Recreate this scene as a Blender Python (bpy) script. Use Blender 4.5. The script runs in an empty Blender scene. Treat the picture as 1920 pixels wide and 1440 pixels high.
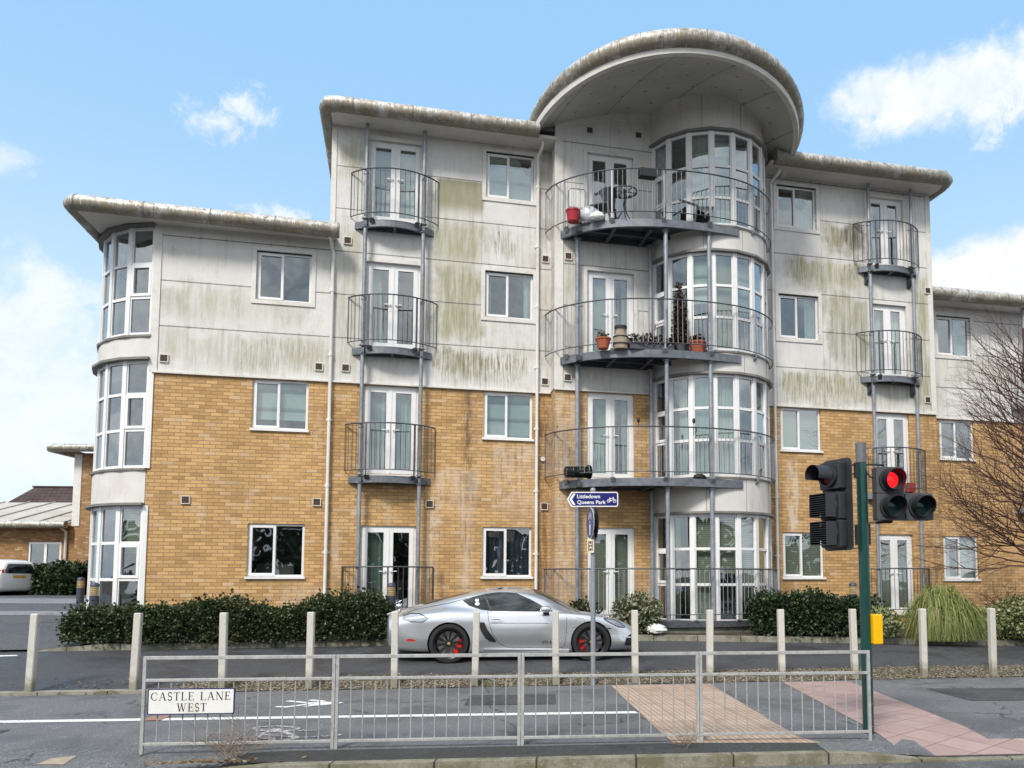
import bpy, bmesh, math, random
from mathutils import Vector, Matrix, noise as mnoise
from mathutils.geometry import delaunay_2d_cdt
from mathutils.bvhtree import BVHTree
R = math.radians
rnd = random.Random(7)
S = bpy.context.scene
COL = S.collection
# ------------------------------------------------------------------ camera
cam = bpy.data.objects.new('camera', bpy.data.cameras.new('camera'))
COL.objects.link(cam); S.camera = cam
cam.location = (0, 0, 1.65); cam.rotation_euler = (R(90 + 4.498), 0, 0)
cam.data.sensor_width = 36; cam.data.lens = 28.125
cam.data.shift_x = -140 / 1920; cam.data.shift_y = 247 / 1920
cam.data.clip_start = 0.1; cam.data.clip_end = 2000
PITCH = R(4.498)
def ray(x, y):
    a = (x - 1100) / 1500; b = (967 - y) / 1500
    return Vector((a, math.cos(PITCH) - b * math.sin(PITCH), b * math.cos(PITCH) + math.sin(PITCH)))
# ------------------------------------------------------------------ node helpers
class NT:
    def __init__(s, nt): s.nt = nt; nt.nodes.clear()
    def n(s, t, **kw):
        nd = s.nt.nodes.new(t)
        for k, v in kw.items():
            if k.startswith('_'): setattr(nd, k[1:], v)
        for k, v in kw.items():
            if not k.startswith('_'):
                key = int(k[1:]) if k[0] == 'i' and k[1:].isdigit() else k.replace('__', ' ')
                s.set(nd.inputs[key], v)
        return nd
    def set(s, inp, v):
        if isinstance(v, bpy.types.Node): v = v.outputs[0]
        if isinstance(v, bpy.types.NodeSocket): s.nt.links.new(v, inp)
        else:
            if inp.type == 'RGBA' and not isinstance(v, (int, float)) and len(v) == 3: v = (*v, 1)
            inp.default_value = v
    def m(s, op, a, b=0.5, c=None):
        nd = s.nt.nodes.new('ShaderNodeMath'); nd.operation = op
        s.set(nd.inputs[0], a); s.set(nd.inputs[1], b)
        if c is not None: s.set(nd.inputs[2], c)
        return nd.outputs[0]
    def vm(s, op, a, b):
        nd = s.nt.nodes.new('ShaderNodeVectorMath'); nd.operation = op
        s.set(nd.inputs[0], a); s.set(nd.inputs[1], b)
        return nd.outputs['Value'] if op in ('LENGTH', 'DOT_PRODUCT', 'DISTANCE') else nd.outputs[0]
    def ss(s, v, a, b):
        nd = s.nt.nodes.new('ShaderNodeMapRange'); nd.interpolation_type = 'SMOOTHSTEP'
        s.set(nd.inputs[0], v); s.set(nd.inputs[1], a); s.set(nd.inputs[2], b)
        return nd.outputs[0]
    def mix(s, f, a, b, mode='MIX'):
        nd = s.nt.nodes.new('ShaderNodeMix'); nd.data_type = 'RGBA'; nd.blend_type = mode
        s.set(nd.inputs[0], f); s.set(nd.inputs[6], a); s.set(nd.inputs[7], b)
        return nd.outputs[2]
    def noise(s, vec, scale, det=4, rough=.55, dist=0):
        nd = s.n('ShaderNodeTexNoise', Vector=vec, Scale=scale, Detail=det, Roughness=rough, Distortion=dist)
        return nd.outputs[0]
    def obj(s): return s.n('ShaderNodeTexCoord').outputs['Object']
    def scl(s, vec, x, y, z): return s.vm('MULTIPLY', vec, (x, y, z))
    def sep(s, vec): nd = s.n('ShaderNodeSeparateXYZ', Vector=vec); return nd.outputs
    def comb(s, x, y, z): return s.n('ShaderNodeCombineXYZ', X=x, Y=y, Z=z).outputs[0]
# ------------------------------------------------------------------ world
W = bpy.data.worlds.new('World'); S.world = W; W.use_nodes = True
SUN_EL, SUN_AZ = 46, 202      # azimuth measured clockwise from +Y (north)
t = NT(W.node_tree)
sky = t.n('ShaderNodeTexSky', _sky_type='NISHITA')
sky.sun_disc = False; sky.sun_elevation = R(SUN_EL); sky.sun_rotation = R(SUN_AZ)
sky.air_density = 1.0; sky.dust_density = 1.6; sky.ozone_density = 1.2
gen = t.n('ShaderNodeTexCoord').outputs['Generated']
sx, sy, sz = t.sep(gen)
cl = t.noise(gen, 7.5, 8, .6, .25)
cl2 = t.noise(gen, 2.6, 7, .62, .3)
cl3 = t.noise(gen, 38, 7, .68, .5)
def blob(px, py, wx, wz, gain=1.0):
    d = ray(px, py).normalized()
    q = t.scl(t.vm('SUBTRACT', gen, tuple(d)), 1 / wx, 1 / wx, 1 / wz)
    L = t.vm('LENGTH', q, (0, 0, 0))
    v = t.m('SUBTRACT', t.m('ADD', 1.12, t.m('ADD', t.m('MULTIPLY', t.m('SUBTRACT', cl, .5), 2.6 if wx > .06 else .6), t.m('MULTIPLY', t.m('SUBTRACT', cl3, .5), .9 if wx > .06 else 3.4))), L)
    return t.m('MULTIPLY', t.ss(v, 0.0, .7 if wx > .06 else 1.3), gain)
mask = blob(40, 640, .12, .065, .8)
for a in ((150, 720, .15, .06, .75), (20, 800, .2, .08, .7), (1780, 165, .12, .042, .95), (1660, 175, .07, .028, .85), (1910, 170, .06, .045, .9),
          (1850, 530, .1, .035), (1900, 560, .12, .05), (405, 232, .04, .022, .8), (455, 200, .03, .02, .8), (15, 300, .025, .016, .5), (520, 400, .04, .01, .9)):
    mask = t.m('MAXIMUM', mask, blob(*a))
back = t.m('MULTIPLY', t.ss(sy, .25, -.1), t.ss(cl2, .33, .52))       # broken cloud over the other half of the sky
veil = t.m('MULTIPLY', t.ss(sz, .42, .05), .62)                       # milky air low down
skc = t.mix(1.0, sky, (1.12, 1.16, 1.1), 'MULTIPLY')
skc = t.mix(veil, skc, (5.6, 6.6, 7.4))
skc = t.mix(t.m('MULTIPLY', t.ss(sy, -.1, .4), .9), skc, t.mix(t.ss(sz, .06, .58), (4.9, 6.0, 6.6), (2.25, 4.1, 6.3)))
shade = t.mix(t.ss(t.m('ADD', t.m('MULTIPLY', cl, .6), t.m('MULTIPLY', cl3, .4)), .4, .6), (5.3, 5.85, 6.4), (6.3, 6.4, 6.5))
skc = t.mix(mask, skc, shade)
bsh = t.mix(t.ss(t.noise(gen, 6.5, 7, .62, .4), .36, .66), (3.2, 3.8, 4.5), (8.0, 8.1, 8.1))
skc = t.mix(back, skc, bsh)
bg = t.n('ShaderNodeBackground', Color=skc, Strength=0.112)
t.n('ShaderNodeOutputWorld', Surface=bg)
# ------------------------------------------------------------------ sun and exposure
sl = bpy.data.lights.new('sun', 'SUN'); sl.energy = 2.5; sl.angle = R(14); sl.color = (1, .95, .88)
sun = bpy.data.objects.new('sun', sl); COL.objects.link(sun)
az = R(SUN_AZ); el = R(SUN_EL)
sd = Vector((math.sin(az) * math.cos(el), math.cos(az) * math.cos(el), math.sin(el)))
sun.rotation_euler = sd.to_track_quat('Z', 'Y').to_euler()
S.view_settings.view_transform = 'Standard'; S.view_settings.look = 'None'
S.view_settings.exposure = 0.55; S.view_settings.gamma = 1.0; S.view_settings.use_curve_mapping = False
S.cycles.max_bounces = 8; S.cycles.transparent_max_bounces = 16; S.cycles.glossy_bounces = 4
S.cycles.caustics_reflective = False; S.cycles.caustics_refractive = False
# ------------------------------------------------------------------ materials
MT = {}
def mat(name):
    if name in MT: return MT[name], None
    m = bpy.data.materials.new(name); m.use_nodes = True; MT[name] = m
    return m, NT(m.node_tree)
def out(t, bsdf, **k): t.n('ShaderNodeOutputMaterial', Surface=bsdf)
def pbr(t, col, rough=.6, metal=0, bump=None, bs=.3, bd=.01, **kw):
    a = dict(Base__Color=col, Roughness=rough, Metallic=metal)
    a.update(kw)
    nd = t.n('ShaderNodeBsdfPrincipled', **a)
    if bump is not None:
        b = t.n('ShaderNodeBump', Height=bump, Strength=bs, Distance=bd); t.nt.links.new(b.outputs[0], nd.inputs['Normal'])
    out(t, nd); return nd
def simple(name, col, rough=.6, metal=0, var=.25, scale=14, bump=0, dirt=None, **kw):
    m, t = mat(name)
    if t is None: return m
    o = t.obj(); nz = t.noise(o, scale, 5, .6); n2 = t.noise(o, scale * .13, 3, .6)
    f = t.m('ADD', t.m('MULTIPLY', nz, .5), t.m('MULTIPLY', n2, .5))
    lo = tuple(c * (1 - var) for c in col); hi = tuple(min(1, c * (1 + var)) for c in col)
    c = t.mix(t.ss(f, .3, .7), lo, hi)
    if dirt: c = t.mix(t.m('MULTIPLY', t.ss(t.noise(o, scale * .35, 6, .7), .52, .72), dirt[1]), c, dirt[0])
    r = t.m('ADD', rough - .08, t.m('MULTIPLY', nz, .16))
    pbr(t, c, r, metal, nz if bump else None, bump, .01, **kw)
    return m
def brick_mat(name, c1, c2, mo, stains_and_strip=True, dark=1.0):
    m, t = mat(name)
    o = t.obj(); x, y, z = t.sep(o)
    v = t.comb(t.m('ADD', x, t.m('MULTIPLY', y, 1.0)), z, 0.0)
    wob = t.vm('ADD', v, t.scl(t.n('ShaderNodeTexNoise', Vector=v, Scale=9.0, Detail=2).outputs[1], .006, .006, 0))
    b = t.n('ShaderNodeTexBrick', Vector=wob, Scale=1.0, Mortar__Size=.0075, Mortar__Smooth=.25, Bias=-.05, Brick__Width=.225, Row__Height=.075,
            Color1=c1, Color2=c2, Mortar=mo)
    # a second brick pattern gives some bricks another tone
    b2 = t.n('ShaderNodeTexBrick', Vector=wob, Scale=1.0, Mortar__Size=.0, Bias=-.62, Brick__Width=.225, Row__Height=.075,
             Color1=(0, 0, 0), Color2=(1, 1, 1), Mortar=(0, 0, 0))
    b2.offset = .5
    row = t.m('FLOOR', t.m('DIVIDE', z, .075)); par_ = t.m('MULTIPLY', t.m('SUBTRACT', 1.0, t.m('FLOORED_MODULO', row, 2.0)), .5)
    cell = t.n('ShaderNodeTexWhiteNoise', _noise_dimensions='2D', Vector=t.comb(t.m('FLOOR', t.m('ADD', t.m('DIVIDE', t.m('ADD', x, y), .225), par_)), row, 0.0)).outputs[0]
    nz = t.noise(v, 55, 4, .65); n2 = t.noise(v, .9, 5, .6); n3 = t.noise(t.scl(v, 2.2, .5, 1), 1.0, 5, .65)
    c = b.outputs[0]
    c = t.mix(t.m('MULTIPLY', b2.outputs[0], .4), c, tuple(k * .62 for k in c2))
    c = t.mix(t.m('MULTIPLY', t.m('GREATER_THAN', cell, .95), .4), c, (.66, .52, .38))
    c = t.mix(t.m('MULTIPLY', t.m('LESS_THAN', cell, .10), .45), c, tuple(k * .55 for k in c2))
    c = t.mix(t.m('MULTIPLY', t.ss(nz, .35, .75), .35), c, tuple(k * .55 for k in c2))
    c = t.mix(t.m('MULTIPLY', t.ss(n2, .48, .72), .36), c, tuple(k * .62 for k in c2))
    c = t.mix(t.m('MULTIPLY', t.ss(n2, .47, .3), .2), c, tuple(min(1, k * 1.25) for k in c1))
    if stains_and_strip:
        wh = t.m('MULTIPLY', t.ss(n3, .56, .7), t.ss(t.noise(v, 6, 5, .7), .42, .62))
        c = t.mix(t.m('MULTIPLY', wh, .6), c, (.66, .58, .50))
        for (u0, u1, z0, z1, col, st) in STB:
            k = t.m('MULTIPLY', t.m('MULTIPLY', t.ss(x, u0 - .12, u0 + .12), t.ss(x, u1 + .12, u1 - .12)), t.m('MULTIPLY', t.ss(z, z0 - .5, z0 + .5), t.ss(z, z1 + .1, z1 - .15)))
            k = t.m('MULTIPLY', k, t.ss(t.noise(t.scl(v, 7, 1.1, 1), 1.3, 5, .75), .38, .6))
            c = t.mix(t.m('MULTIPLY', k, st), c, col)
    h = t.m('ADD', t.m('MULTIPLY', t.m('SUBTRACT', 1.0, b.outputs[1]), 1.0), t.m('MULTIPLY', nz, .35))
    pbr(t, c, .9, 0, h, .7, .006)
    return m
WHT = (.68, .60, .52); DRK = (.075, .055, .04)
STB = [(6.35, 6.55, 3.2, 5.9, DRK, .75), (6.3, 6.55, 1.2, 3.6, WHT, .5), (5.55, 5.75, 1.2, 3.15, WHT, .5), (7.0, 8.0, 3.1, 4.7, WHT, .45), (5.7, 6.7, 3.3, 4.1, WHT, .45),
       (3.6, 3.75, 1.7, 2.8, WHT, .6), (5.85, 6.0, .6, 1.85, DRK, .8), (8.3, 9.0, .7, 5.8, WHT, .4), (14.2, 14.5, 2.6, 4.6, WHT, .7), (8.0, 8.3, .5, 5.9, (.12, .075, .045), .7), (2.6, 3.4, .4, 1.5, WHT, .35),  # brown entry darkens the inner corner strip beside the pier, full height
       (18.1, 18.7, .6, 5.9, DRK, .35), (17.9, 18.5, .6, 2.0, DRK, .5), (20.5, 21.6, .7, 2.0, DRK, .3)]
M_brick = brick_mat('buff_brick', (.68, .425, .185), (.49, .29, .115), (.30, .20, .115))
M_brick2 = brick_mat('orange_brick', (.42, .24, .10), (.30, .155, .06), (.24, .17, .11), False)
# panel cladding with joints, algae, drips and a browner corner strip
def clad_mat():
    m, t = mat('panel_cladding')
    o = t.obj(); x, y, z = t.sep(o)
    v = t.comb(x, z, y)
    n1 = t.noise(v, 1.3, 6, .62); n2 = t.noise(v, 24, 4, .6)
    stk = t.noise(t.scl(v, 9, .75, 1), 1.0, 6, .72); stf = t.noise(t.scl(v, 30, 1.6, 1), 1.0, 5, .75)
    c = t.mix(t.ss(n1, .3, .7), (.63, .615, .59), (.72, .705, .685))
    c = t.mix(t.m('MULTIPLY', t.ss(stk, .5, .72), .35), c, (.46, .44, .37))
    c = t.mix(t.m('MULTIPLY', t.ss(n2, .5, .8), .12), c, (.4, .38, .33))
    G1 = (.205, .19, .095); G2 = (.345, .325, .205); G3 = (.055, .045, .03); G4 = (.19, .17, .06)
    wv = t.sep(t.n('ShaderNodeTexNoise', Vector=v, Scale=2.4, Detail=5, Roughness=.65).outputs[1]); x0_, z0_ = x, z
    for (u0, u1, z0, z1, col, st, fine) in (
            (.1, 3.0, 7.0, 7.8, G2, .32, .35), (.1, 3.35, 6.0, 6.85, G2, .45, .5), (1.6, 3.2, 6.0, 6.8, G1, .45, 1.), (.1, .5, 7.1, 7.78, G1, .3, .3),
            (5.7, 6.72, 9.85, 10.72, G1, .85, .05), (5.7, 6.75, 8.75, 9.7, G2, .85, .4), (5.7, 6.72, 6.95, 8.7, G2, .9, .5), (5.95, 6.7, 7.0, 7.8, G1, .6, .9), (5.75, 6.7, 7.9, 8.6, G1, .5, .8),
            (5.7, 7.75, 6.0, 6.82, G4, .85, 1.), (5.8, 6.8, 6.0, 6.75, G1, .7, .6), (6.85, 7.4, 8.95, 9.6, G1, .8, 1.), (3.6, 4.1, 10.4, 11.4, G2, .6, .4), (4.2, 5.3, 11.3, 11.7, G2, .5, .3),
            (3.5, 4.1, 6.0, 9.4, G2, .45, .4), (5.5, 6.6, 6.9, 10.6, G2, .35, .4),
            (15.3, 16.4, 9.85, 10.75, G1, .85, .3), (15.9, 16.55, 9.95, 10.75, G3, .75, .5), (14.3, 16.5, 8.9, 9.75, G2, .85, .4), (14.4, 15.0, 9.0, 9.7, G1, .7, 1.), (15.8, 16.6, 9.2, 9.78, G3, .6, .7),
            (15.4, 16.6, 6.95, 8.85, G1, .62, .4), (14.1, 16.5, 6.0, 6.85, G4, .8, 1.), (14.1, 18.3, 6.0, 6.85, G2, .5, .5), (17.9, 18.45, 6.0, 9.6, G2, .8, .5), (18.15, 18.45, 6.0, 7.4, G3, .45, .8),
            (19.5, 21.8, 6.9, 7.8, G2, .4, .6), (8.35, 8.9, 6.0, 9.3, G2, .5, .6), (8.0, 8.33, 6, 12, (.34, .30, .24), .6, .5)):  # last entry darkens the whole height of the inner corner strip
        wob = .12 if fine < .1 else .9
        x = t.m('ADD', x0_, t.m('MULTIPLY', t.m('SUBTRACT', wv[0], .5), wob)); z = t.m('ADD', z0_, t.m('MULTIPLY', t.m('SUBTRACT', wv[1], .5), wob * .9)); e_ = .05 if fine < .1 else .2
        k = t.m('MULTIPLY', t.m('MULTIPLY', t.ss(x, u0 - e_, u0 + e_), t.ss(x, u1 + e_, u1 - e_)), t.m('MULTIPLY', t.ss(z, z0 - e_, z0 + .35), t.ss(z, z1 + e_ * .5, z1 - e_)))
        if fine > .6: tex = t.ss(stf, .44, .62)
        else: tex = t.m('ADD', 1 - fine - .15, t.m('MULTIPLY', t.ss(stk, .38, .62), fine + .15))
        c = t.mix(t.m('MULTIPLY', t.m('MULTIPLY', k, tex), min(.95, st * 1.2)), c, col)
    x, z = x0_, z0_
    gg = t.m('MULTIPLY', t.ss(t.noise(v, .75, 6, .68), .5, .66), t.ss(stk, .36, .62)); c = t.mix(t.m('MULTIPLY', gg, .45), c, (.36, .345, .21)); drp = t.m('MULTIPLY', t.ss(stf, .55, .68), t.ss(t.noise(t.scl(v, 1.5, .5, 1), 1.0, 4, .6), .5, .62)); c = t.mix(t.m('MULTIPLY', drp, .45), c, (.24, .21, .12))
    # joints
    fr = t.m('ABSOLUTE', t.m('SUBTRACT', t.m('FRACT', t.m('ADD', t.m('DIVIDE', t.m('SUBTRACT', z, 5.9), .965), .5)), .5))
    jl = t.ss(fr, .0145, .0095)
    for u in (3.50, 6.70, 7.98, 13.98, 15.27, 18.02, 0.06, 9.62):
        jl = t.m('MAXIMUM', jl, t.m('MULTIPLY', t.ss(t.m('ABSOLUTE', t.m('SUBTRACT', x, u)), .009, .005), .45))
    c = t.mix(t.m('MULTIPLY', t.ss(t.m('ABSOLUTE', fr), .06, .0), t.m('MULTIPLY', t.ss(stk, .5, .7), .5)), c, (.25, .22, .16))
    c = t.mix(t.m('MULTIPLY', jl, .74), c, (.05, .045, .04))
    pbr(t, c, .62, 0, t.m('SUBTRACT', t.m('MULTIPLY', n2, .05), jl), .4, .004)
    return m
M_clad = clad_mat()
# curved white panels of the drum, bay and the canopy soffit
def panel_mat(name, c0, c1, dirt, amt):
    m, t = mat(name); o = t.obj(); v = o
    n1 = t.noise(v, 1.6, 6, .6); st = t.noise(t.scl(v, 8, 8, .9), 1, 5, .7)
    c = t.mix(t.ss(n1, .3, .7), c0, c1)
    c = t.mix(t.m('MULTIPLY', t.ss(st, .52, .74), amt), c, dirt)
    pbr(t, c, .55, 0, n1, .05)
    return m
M_panel = panel_mat('curved_panel', (.60, .575, .54), (.69, .67, .64), (.36, .31, .22), .4)
def soffit_mat():
    m, t = mat('canopy_soffit'); o = t.obj(); x, y, z = t.sep(o)
    n1 = t.noise(o, 1.1, 6, .6); st = t.noise(o, 7, 5, .7)
    c = t.mix(t.ss(n1, .3, .7), (.46, .465, .44), (.56, .56, .53))
    c = t.mix(t.m('MULTIPLY', t.ss(st, .55, .75), .35), c, (.2, .18, .14))
    q = t.m('SUBTRACT', t.m('MULTIPLY', x, .94), t.m('MULTIPLY', y, -.34)); w = t.m('ADD', t.m('MULTIPLY', x, .34), t.m('MULTIPLY', y, .94))
    fq = t.m('ABSOLUTE', t.m('SUBTRACT', t.m('FRACT', t.m('ADD', t.m('DIVIDE', q, 1.22), .3)), .5))
    ln = t.ss(fq, .009, .004)
    qa = t.m('SUBTRACT', t.m('FRACT', t.m('DIVIDE', q, .407)), .5); wa = t.m('SUBTRACT', t.m('FRACT', t.m('DIVIDE', w, .5)), .5)
    dd = t.m('ADD', t.m('MULTIPLY', t.m('MULTIPLY', qa, .407), t.m('MULTIPLY', qa, .407)), t.m('MULTIPLY', t.m('MULTIPLY', wa, .5), t.m('MULTIPLY', wa, .5)))
    dot = t.ss(dd, .0009, .0003)
    c = t.mix(t.m('MULTIPLY', t.m('MAXIMUM', ln, t.m('MULTIPLY', dot, .8)), .8), c, (.05, .045, .04))
    pbr(t, c, .6)
    return m
M_soff = soffit_mat()
# bullnose metal eaves: stained more towards the drip side
def eave_mat():
    m, t = mat('bullnose_metal'); o = t.obj(); x, y, z = t.sep(o)
    fin = t.noise(t.scl(o, 26, 26, 1.8), 1.0, 6, .72); big = t.noise(o, 1.5, 6, .7); bl = t.noise(o, 8, 6, .75)
    c = t.mix(t.ss(big, .3, .7), (.54, .545, .53), (.64, .65, .645))
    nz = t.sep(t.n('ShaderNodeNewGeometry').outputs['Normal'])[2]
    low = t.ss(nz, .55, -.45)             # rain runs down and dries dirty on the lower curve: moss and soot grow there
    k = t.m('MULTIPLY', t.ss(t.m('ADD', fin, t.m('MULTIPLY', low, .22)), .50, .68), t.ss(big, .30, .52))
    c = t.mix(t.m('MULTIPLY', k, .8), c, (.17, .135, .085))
    mid = t.noise(o, 4.2, 7, .78, .6); c = t.mix(t.m('MULTIPLY', t.ss(mid, .46, .58), .68), c, (.25, .20, .125)); c = t.mix(t.m('MULTIPLY', t.ss(t.noise(o, 11, 7, .8, .4), .56, .66), .6), c, (.08, .075, .055))
    c = t.mix(t.m('MULTIPLY', t.ss(t.m('ADD', bl, t.m('MULTIPLY', fin, .3)), .72, .82), .85), c, (.045, .04, .028))
    c = t.mix(t.m('MULTIPLY', t.ss(t.noise(o, 3.1, 5, .7), .55, .68), .45), c, (.20, .19, .09))
    pbr(t, c, .5, .15, bl, .15, .01)
    return m
M_eave = eave_mat()
M_upvc = simple('white_upvc', (.80, .80, .80), .32, 0, .05, 6, 0, ((.5, .47, .4), .15))
M_trim = simple('white_trim', (.68, .66, .62), .5, 0, .1, 5, 0, ((.35, .31, .24), .45))
M_pipe = simple('white_pipe', (.76, .75, .73), .4, 0, .08, 4, 0, ((.4, .36, .28), .4))
M_steeld = simple('balcony_steel', (.15, .165, .19), .5, .3, .35, 9, .08, ((.26, .27, .27), .5))
M_steel = simple('galvanised_steel', (.27, .30, .335), .5, .35, .3, 9, .08, ((.40, .41, .42), .5))
M_rail = simple('dark_railing', (.085, .092, .105), .5, .3, .3, 12)
M_bars = simple('galvanised_bars', (.33, .34, .36), .5, .3, .2, 12)
M_deck = simple('deck_board', (.06, .065, .075), .8, 0, .3, 5)
M_seal = simple('dark_seal', (.03, .03, .032), .5)
M_vent = simple('brown_vent', (.075, .045, .032), .7, 0, .3, 40)
M_lead = simple('lead_lip', (.20, .19, .175), .6, .1, .25, 8)
M_roof = simple('roof_membrane', (.22, .22, .21), .85, 0, .3, 3, 0, ((.1, .1, .06), .5))
def post_mat():
    m, t = mat('pale_post'); o = t.obj(); x, y, z = t.sep(o); n = t.noise(t.scl(o, 1, 1, .25), 26, 5, .7); n2 = t.noise(o, 9, 5, .7); wnr = t.n('ShaderNodeObjectInfo').outputs['Random']
    c = t.mix(n, (.50, .48, .43), (.66, .64, .59)); c = t.mix(t.m('MULTIPLY', t.ss(n2, .5, .7), .45), c, (.34, .31, .25))
    c = t.mix(t.m('MULTIPLY', t.ss(t.m('ADD', z, t.m('MULTIPLY', n2, -.35)), .10, -.08), .8), c, (.16, .15, .09)); c = t.mix(t.m('MULTIPLY', wnr, .22), c, (.40, .36, .29))
    c = t.mix(t.m('MULTIPLY', t.ss(t.noise(o, 40, 3, .6), .68, .72), .8), c, (.10, .08, .06)); pbr(t, c, .8, 0, n, .2, .004); return m
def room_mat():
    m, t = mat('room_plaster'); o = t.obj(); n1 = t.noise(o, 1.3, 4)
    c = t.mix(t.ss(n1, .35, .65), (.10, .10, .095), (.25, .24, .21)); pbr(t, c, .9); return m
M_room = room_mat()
M_core = simple('room_furniture', (.10, .09, .085), .8, 0, .6, 2)
def cloth_mat(name, col):
    m, t = mat(name); o = t.obj(); n1 = t.noise(t.scl(o, 20, 20, .7), 1, 3)
    c = t.mix(n1, tuple(k * .85 for k in col), col); pbr(t, c, .9); return m
M_curt = cloth_mat('white_curtain', (.78, .80, .76)); M_curtg = cloth_mat('green_grey_curtain', (.50, .57, .50)); M_curtd = cloth_mat('dark_curtain', (.10, .11, .16)); M_curtb = cloth_mat('beige_curtain', (.62, .55, .40))
def blind_mat(name, col, pitch):
    m, t = mat(name); o = t.obj(); x, y, z = t.sep(o)
    f = t.m('FRACT', t.m('DIVIDE', z, pitch))
    c = t.mix(t.ss(f, .12, .3), tuple(k * .45 for k in col), col)
    pbr(t, c, .7, 0, f, .3, .01); return m
M_blind = blind_mat('roller_blind', (.74, .80, .76), .4); M_ven = blind_mat('venetian_blind', (.66, .62, .50), .045)
def glass_mat(name, tint=(.66, .74, .72), base=.30):
    m, t = mat(name)
    tr = t.n('ShaderNodeBsdfTransparent', Color=tint)
    o = t.obj(); n = t.noise(o, .9, 2)
    bp = t.n('ShaderNodeBump', Height=n, Strength=.2, Distance=.06)
    gl = t.n('ShaderNodeBsdfGlossy', Color=(.86, .92, .95), Roughness=.015); t.nt.links.new(bp.outputs[0], gl.inputs['Normal'])
    lw = t.n('ShaderNodeLayerWeight', Blend=.35)
    f = t.m('ADD', base, t.m('MULTIPLY', lw.outputs['Facing'], .55))
    mx = t.n('ShaderNodeMixShader', Fac=t.m('MINIMUM', f, .95)); t.nt.links.new(tr.outputs[0], mx.inputs[1]); t.nt.links.new(gl.outputs[0], mx.inputs[2])
    out(t, mx); return m
M_glass = glass_mat('window_glass', (.62, .71, .68), .24)
# ground
def asphalt_mat(name, col, light, sc=1.0, patch=.5, patchc=None, rough=.85):
    m, t = mat(name); o = t.obj()
    n1 = t.noise(o, 75 * sc, 4, .75); n2 = t.noise(o, .8, 6, .65, .4); n3 = t.noise(o, 30 * sc, 3, .6); n4 = t.noise(o, 4.0, 6, .7, .5)
    c = t.mix(t.ss(n1, .36, .66), tuple(k * .5 for k in col), light)
    c = t.mix(t.m('MULTIPLY', t.ss(n3, .62, .70), .6), c, tuple(min(1, k * 2.3) for k in light))
    c = t.mix(t.m('MULTIPLY', t.ss(n2, .46, .62), patch), c, patchc or tuple(k * .45 for k in col))
    c = t.mix(t.m('MULTIPLY', t.ss(n4, .56, .72), .3), c, tuple(min(1, k * 1.4) for k in light))
    vo = t.n('ShaderNodeTexVoronoi', Vector=o, Scale=26.0); fl = t.m('MULTIPLY', t.ss(vo.outputs['Distance'], .085, .05), t.ss(t.noise(o, 2.3, 3), .5, .56))
    c = t.mix(t.m('MULTIPLY', fl, .45), c, (.55, .53, .48))
    ck = t.n('ShaderNodeTexVoronoi', _feature='DISTANCE_TO_EDGE', Vector=t.vm('ADD', o, t.scl(t.n('ShaderNodeTexNoise', Vector=o, Scale=2.0, Detail=5).outputs[1], .9, .9, 0)), Scale=.34)
    c = t.mix(t.m('MULTIPLY', t.m('MULTIPLY', t.ss(ck.outputs[0], .006, .001), t.ss(t.noise(o, .5, 2), .42, .5)), .75), c, (.02, .02, .02))
    r = t.m('SUBTRACT', rough, t.m('MULTIPLY', t.ss(n2, .46, .62), .25))
    pbr(t, c, r, 0, n1, .5, .004); return m
M_foot = asphalt_mat('footway_asphalt', (.125, .128, .135), (.24, .245, .255))
M_foot2 = asphalt_mat('dark_footway_strip', (.04, .042, .042), (.075, .078, .074))
M_serv = asphalt_mat('service_road_asphalt', (.046, .049, .056), (.098, .102, .112), 1, .4, None, .75)
M_road = asphalt_mat('main_road_asphalt', (.10, .10, .10), (.2, .2, .2))
M_park = asphalt_mat('car_park_asphalt', (.075, .078, .085), (.15, .155, .16), .6)
M_parkl = asphalt_mat('pale_asphalt', (.22, .23, .25), (.34, .35, .37), .6, .3)
M_soil = simple('dark_soil', (.045, .036, .025), .95, 0, .5, 18, .6, ((.05, .07, .02), .7))
def kerb_mat(name, col, dirtc, pitch, ax='x'):
    m, t = mat(name); o = t.obj(); x, y, z = t.sep(o)
    n1 = t.noise(o, 60, 4, .7); n2 = t.noise(o, 3.5, 6, .7)
    c = t.mix(t.ss(n1, .3, .7), tuple(k * .7 for k in col), col)
    c = t.mix(t.m('MULTIPLY', t.ss(n2, .42, .62), .8), c, dirtc)
    spk = t.ss(t.noise(o, 34, 3, .6), .64, .69); c = t.mix(t.m('MULTIPLY', spk, .4), c, (.6, .58, .52))
    f = t.m('ABSOLUTE', t.m('SUBTRACT', t.m('FRACT', t.m('DIVIDE', x, pitch)), .5))
    j = t.ss(f, .014, .006); c = t.mix(t.m('MULTIPLY', j, .9), c, (.02, .018, .012))
    pbr(t, c, .9, 0, t.m('SUBTRACT', n1, j), .5, .006); return m
M_kerb = kerb_mat('concrete_kerb', (.30, .28, .22), (.13, .12, .06), .915)
M_kerb2 = kerb_mat('mossy_kerb', (.34, .32, .27), (.12, .12, .06), .915)
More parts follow.
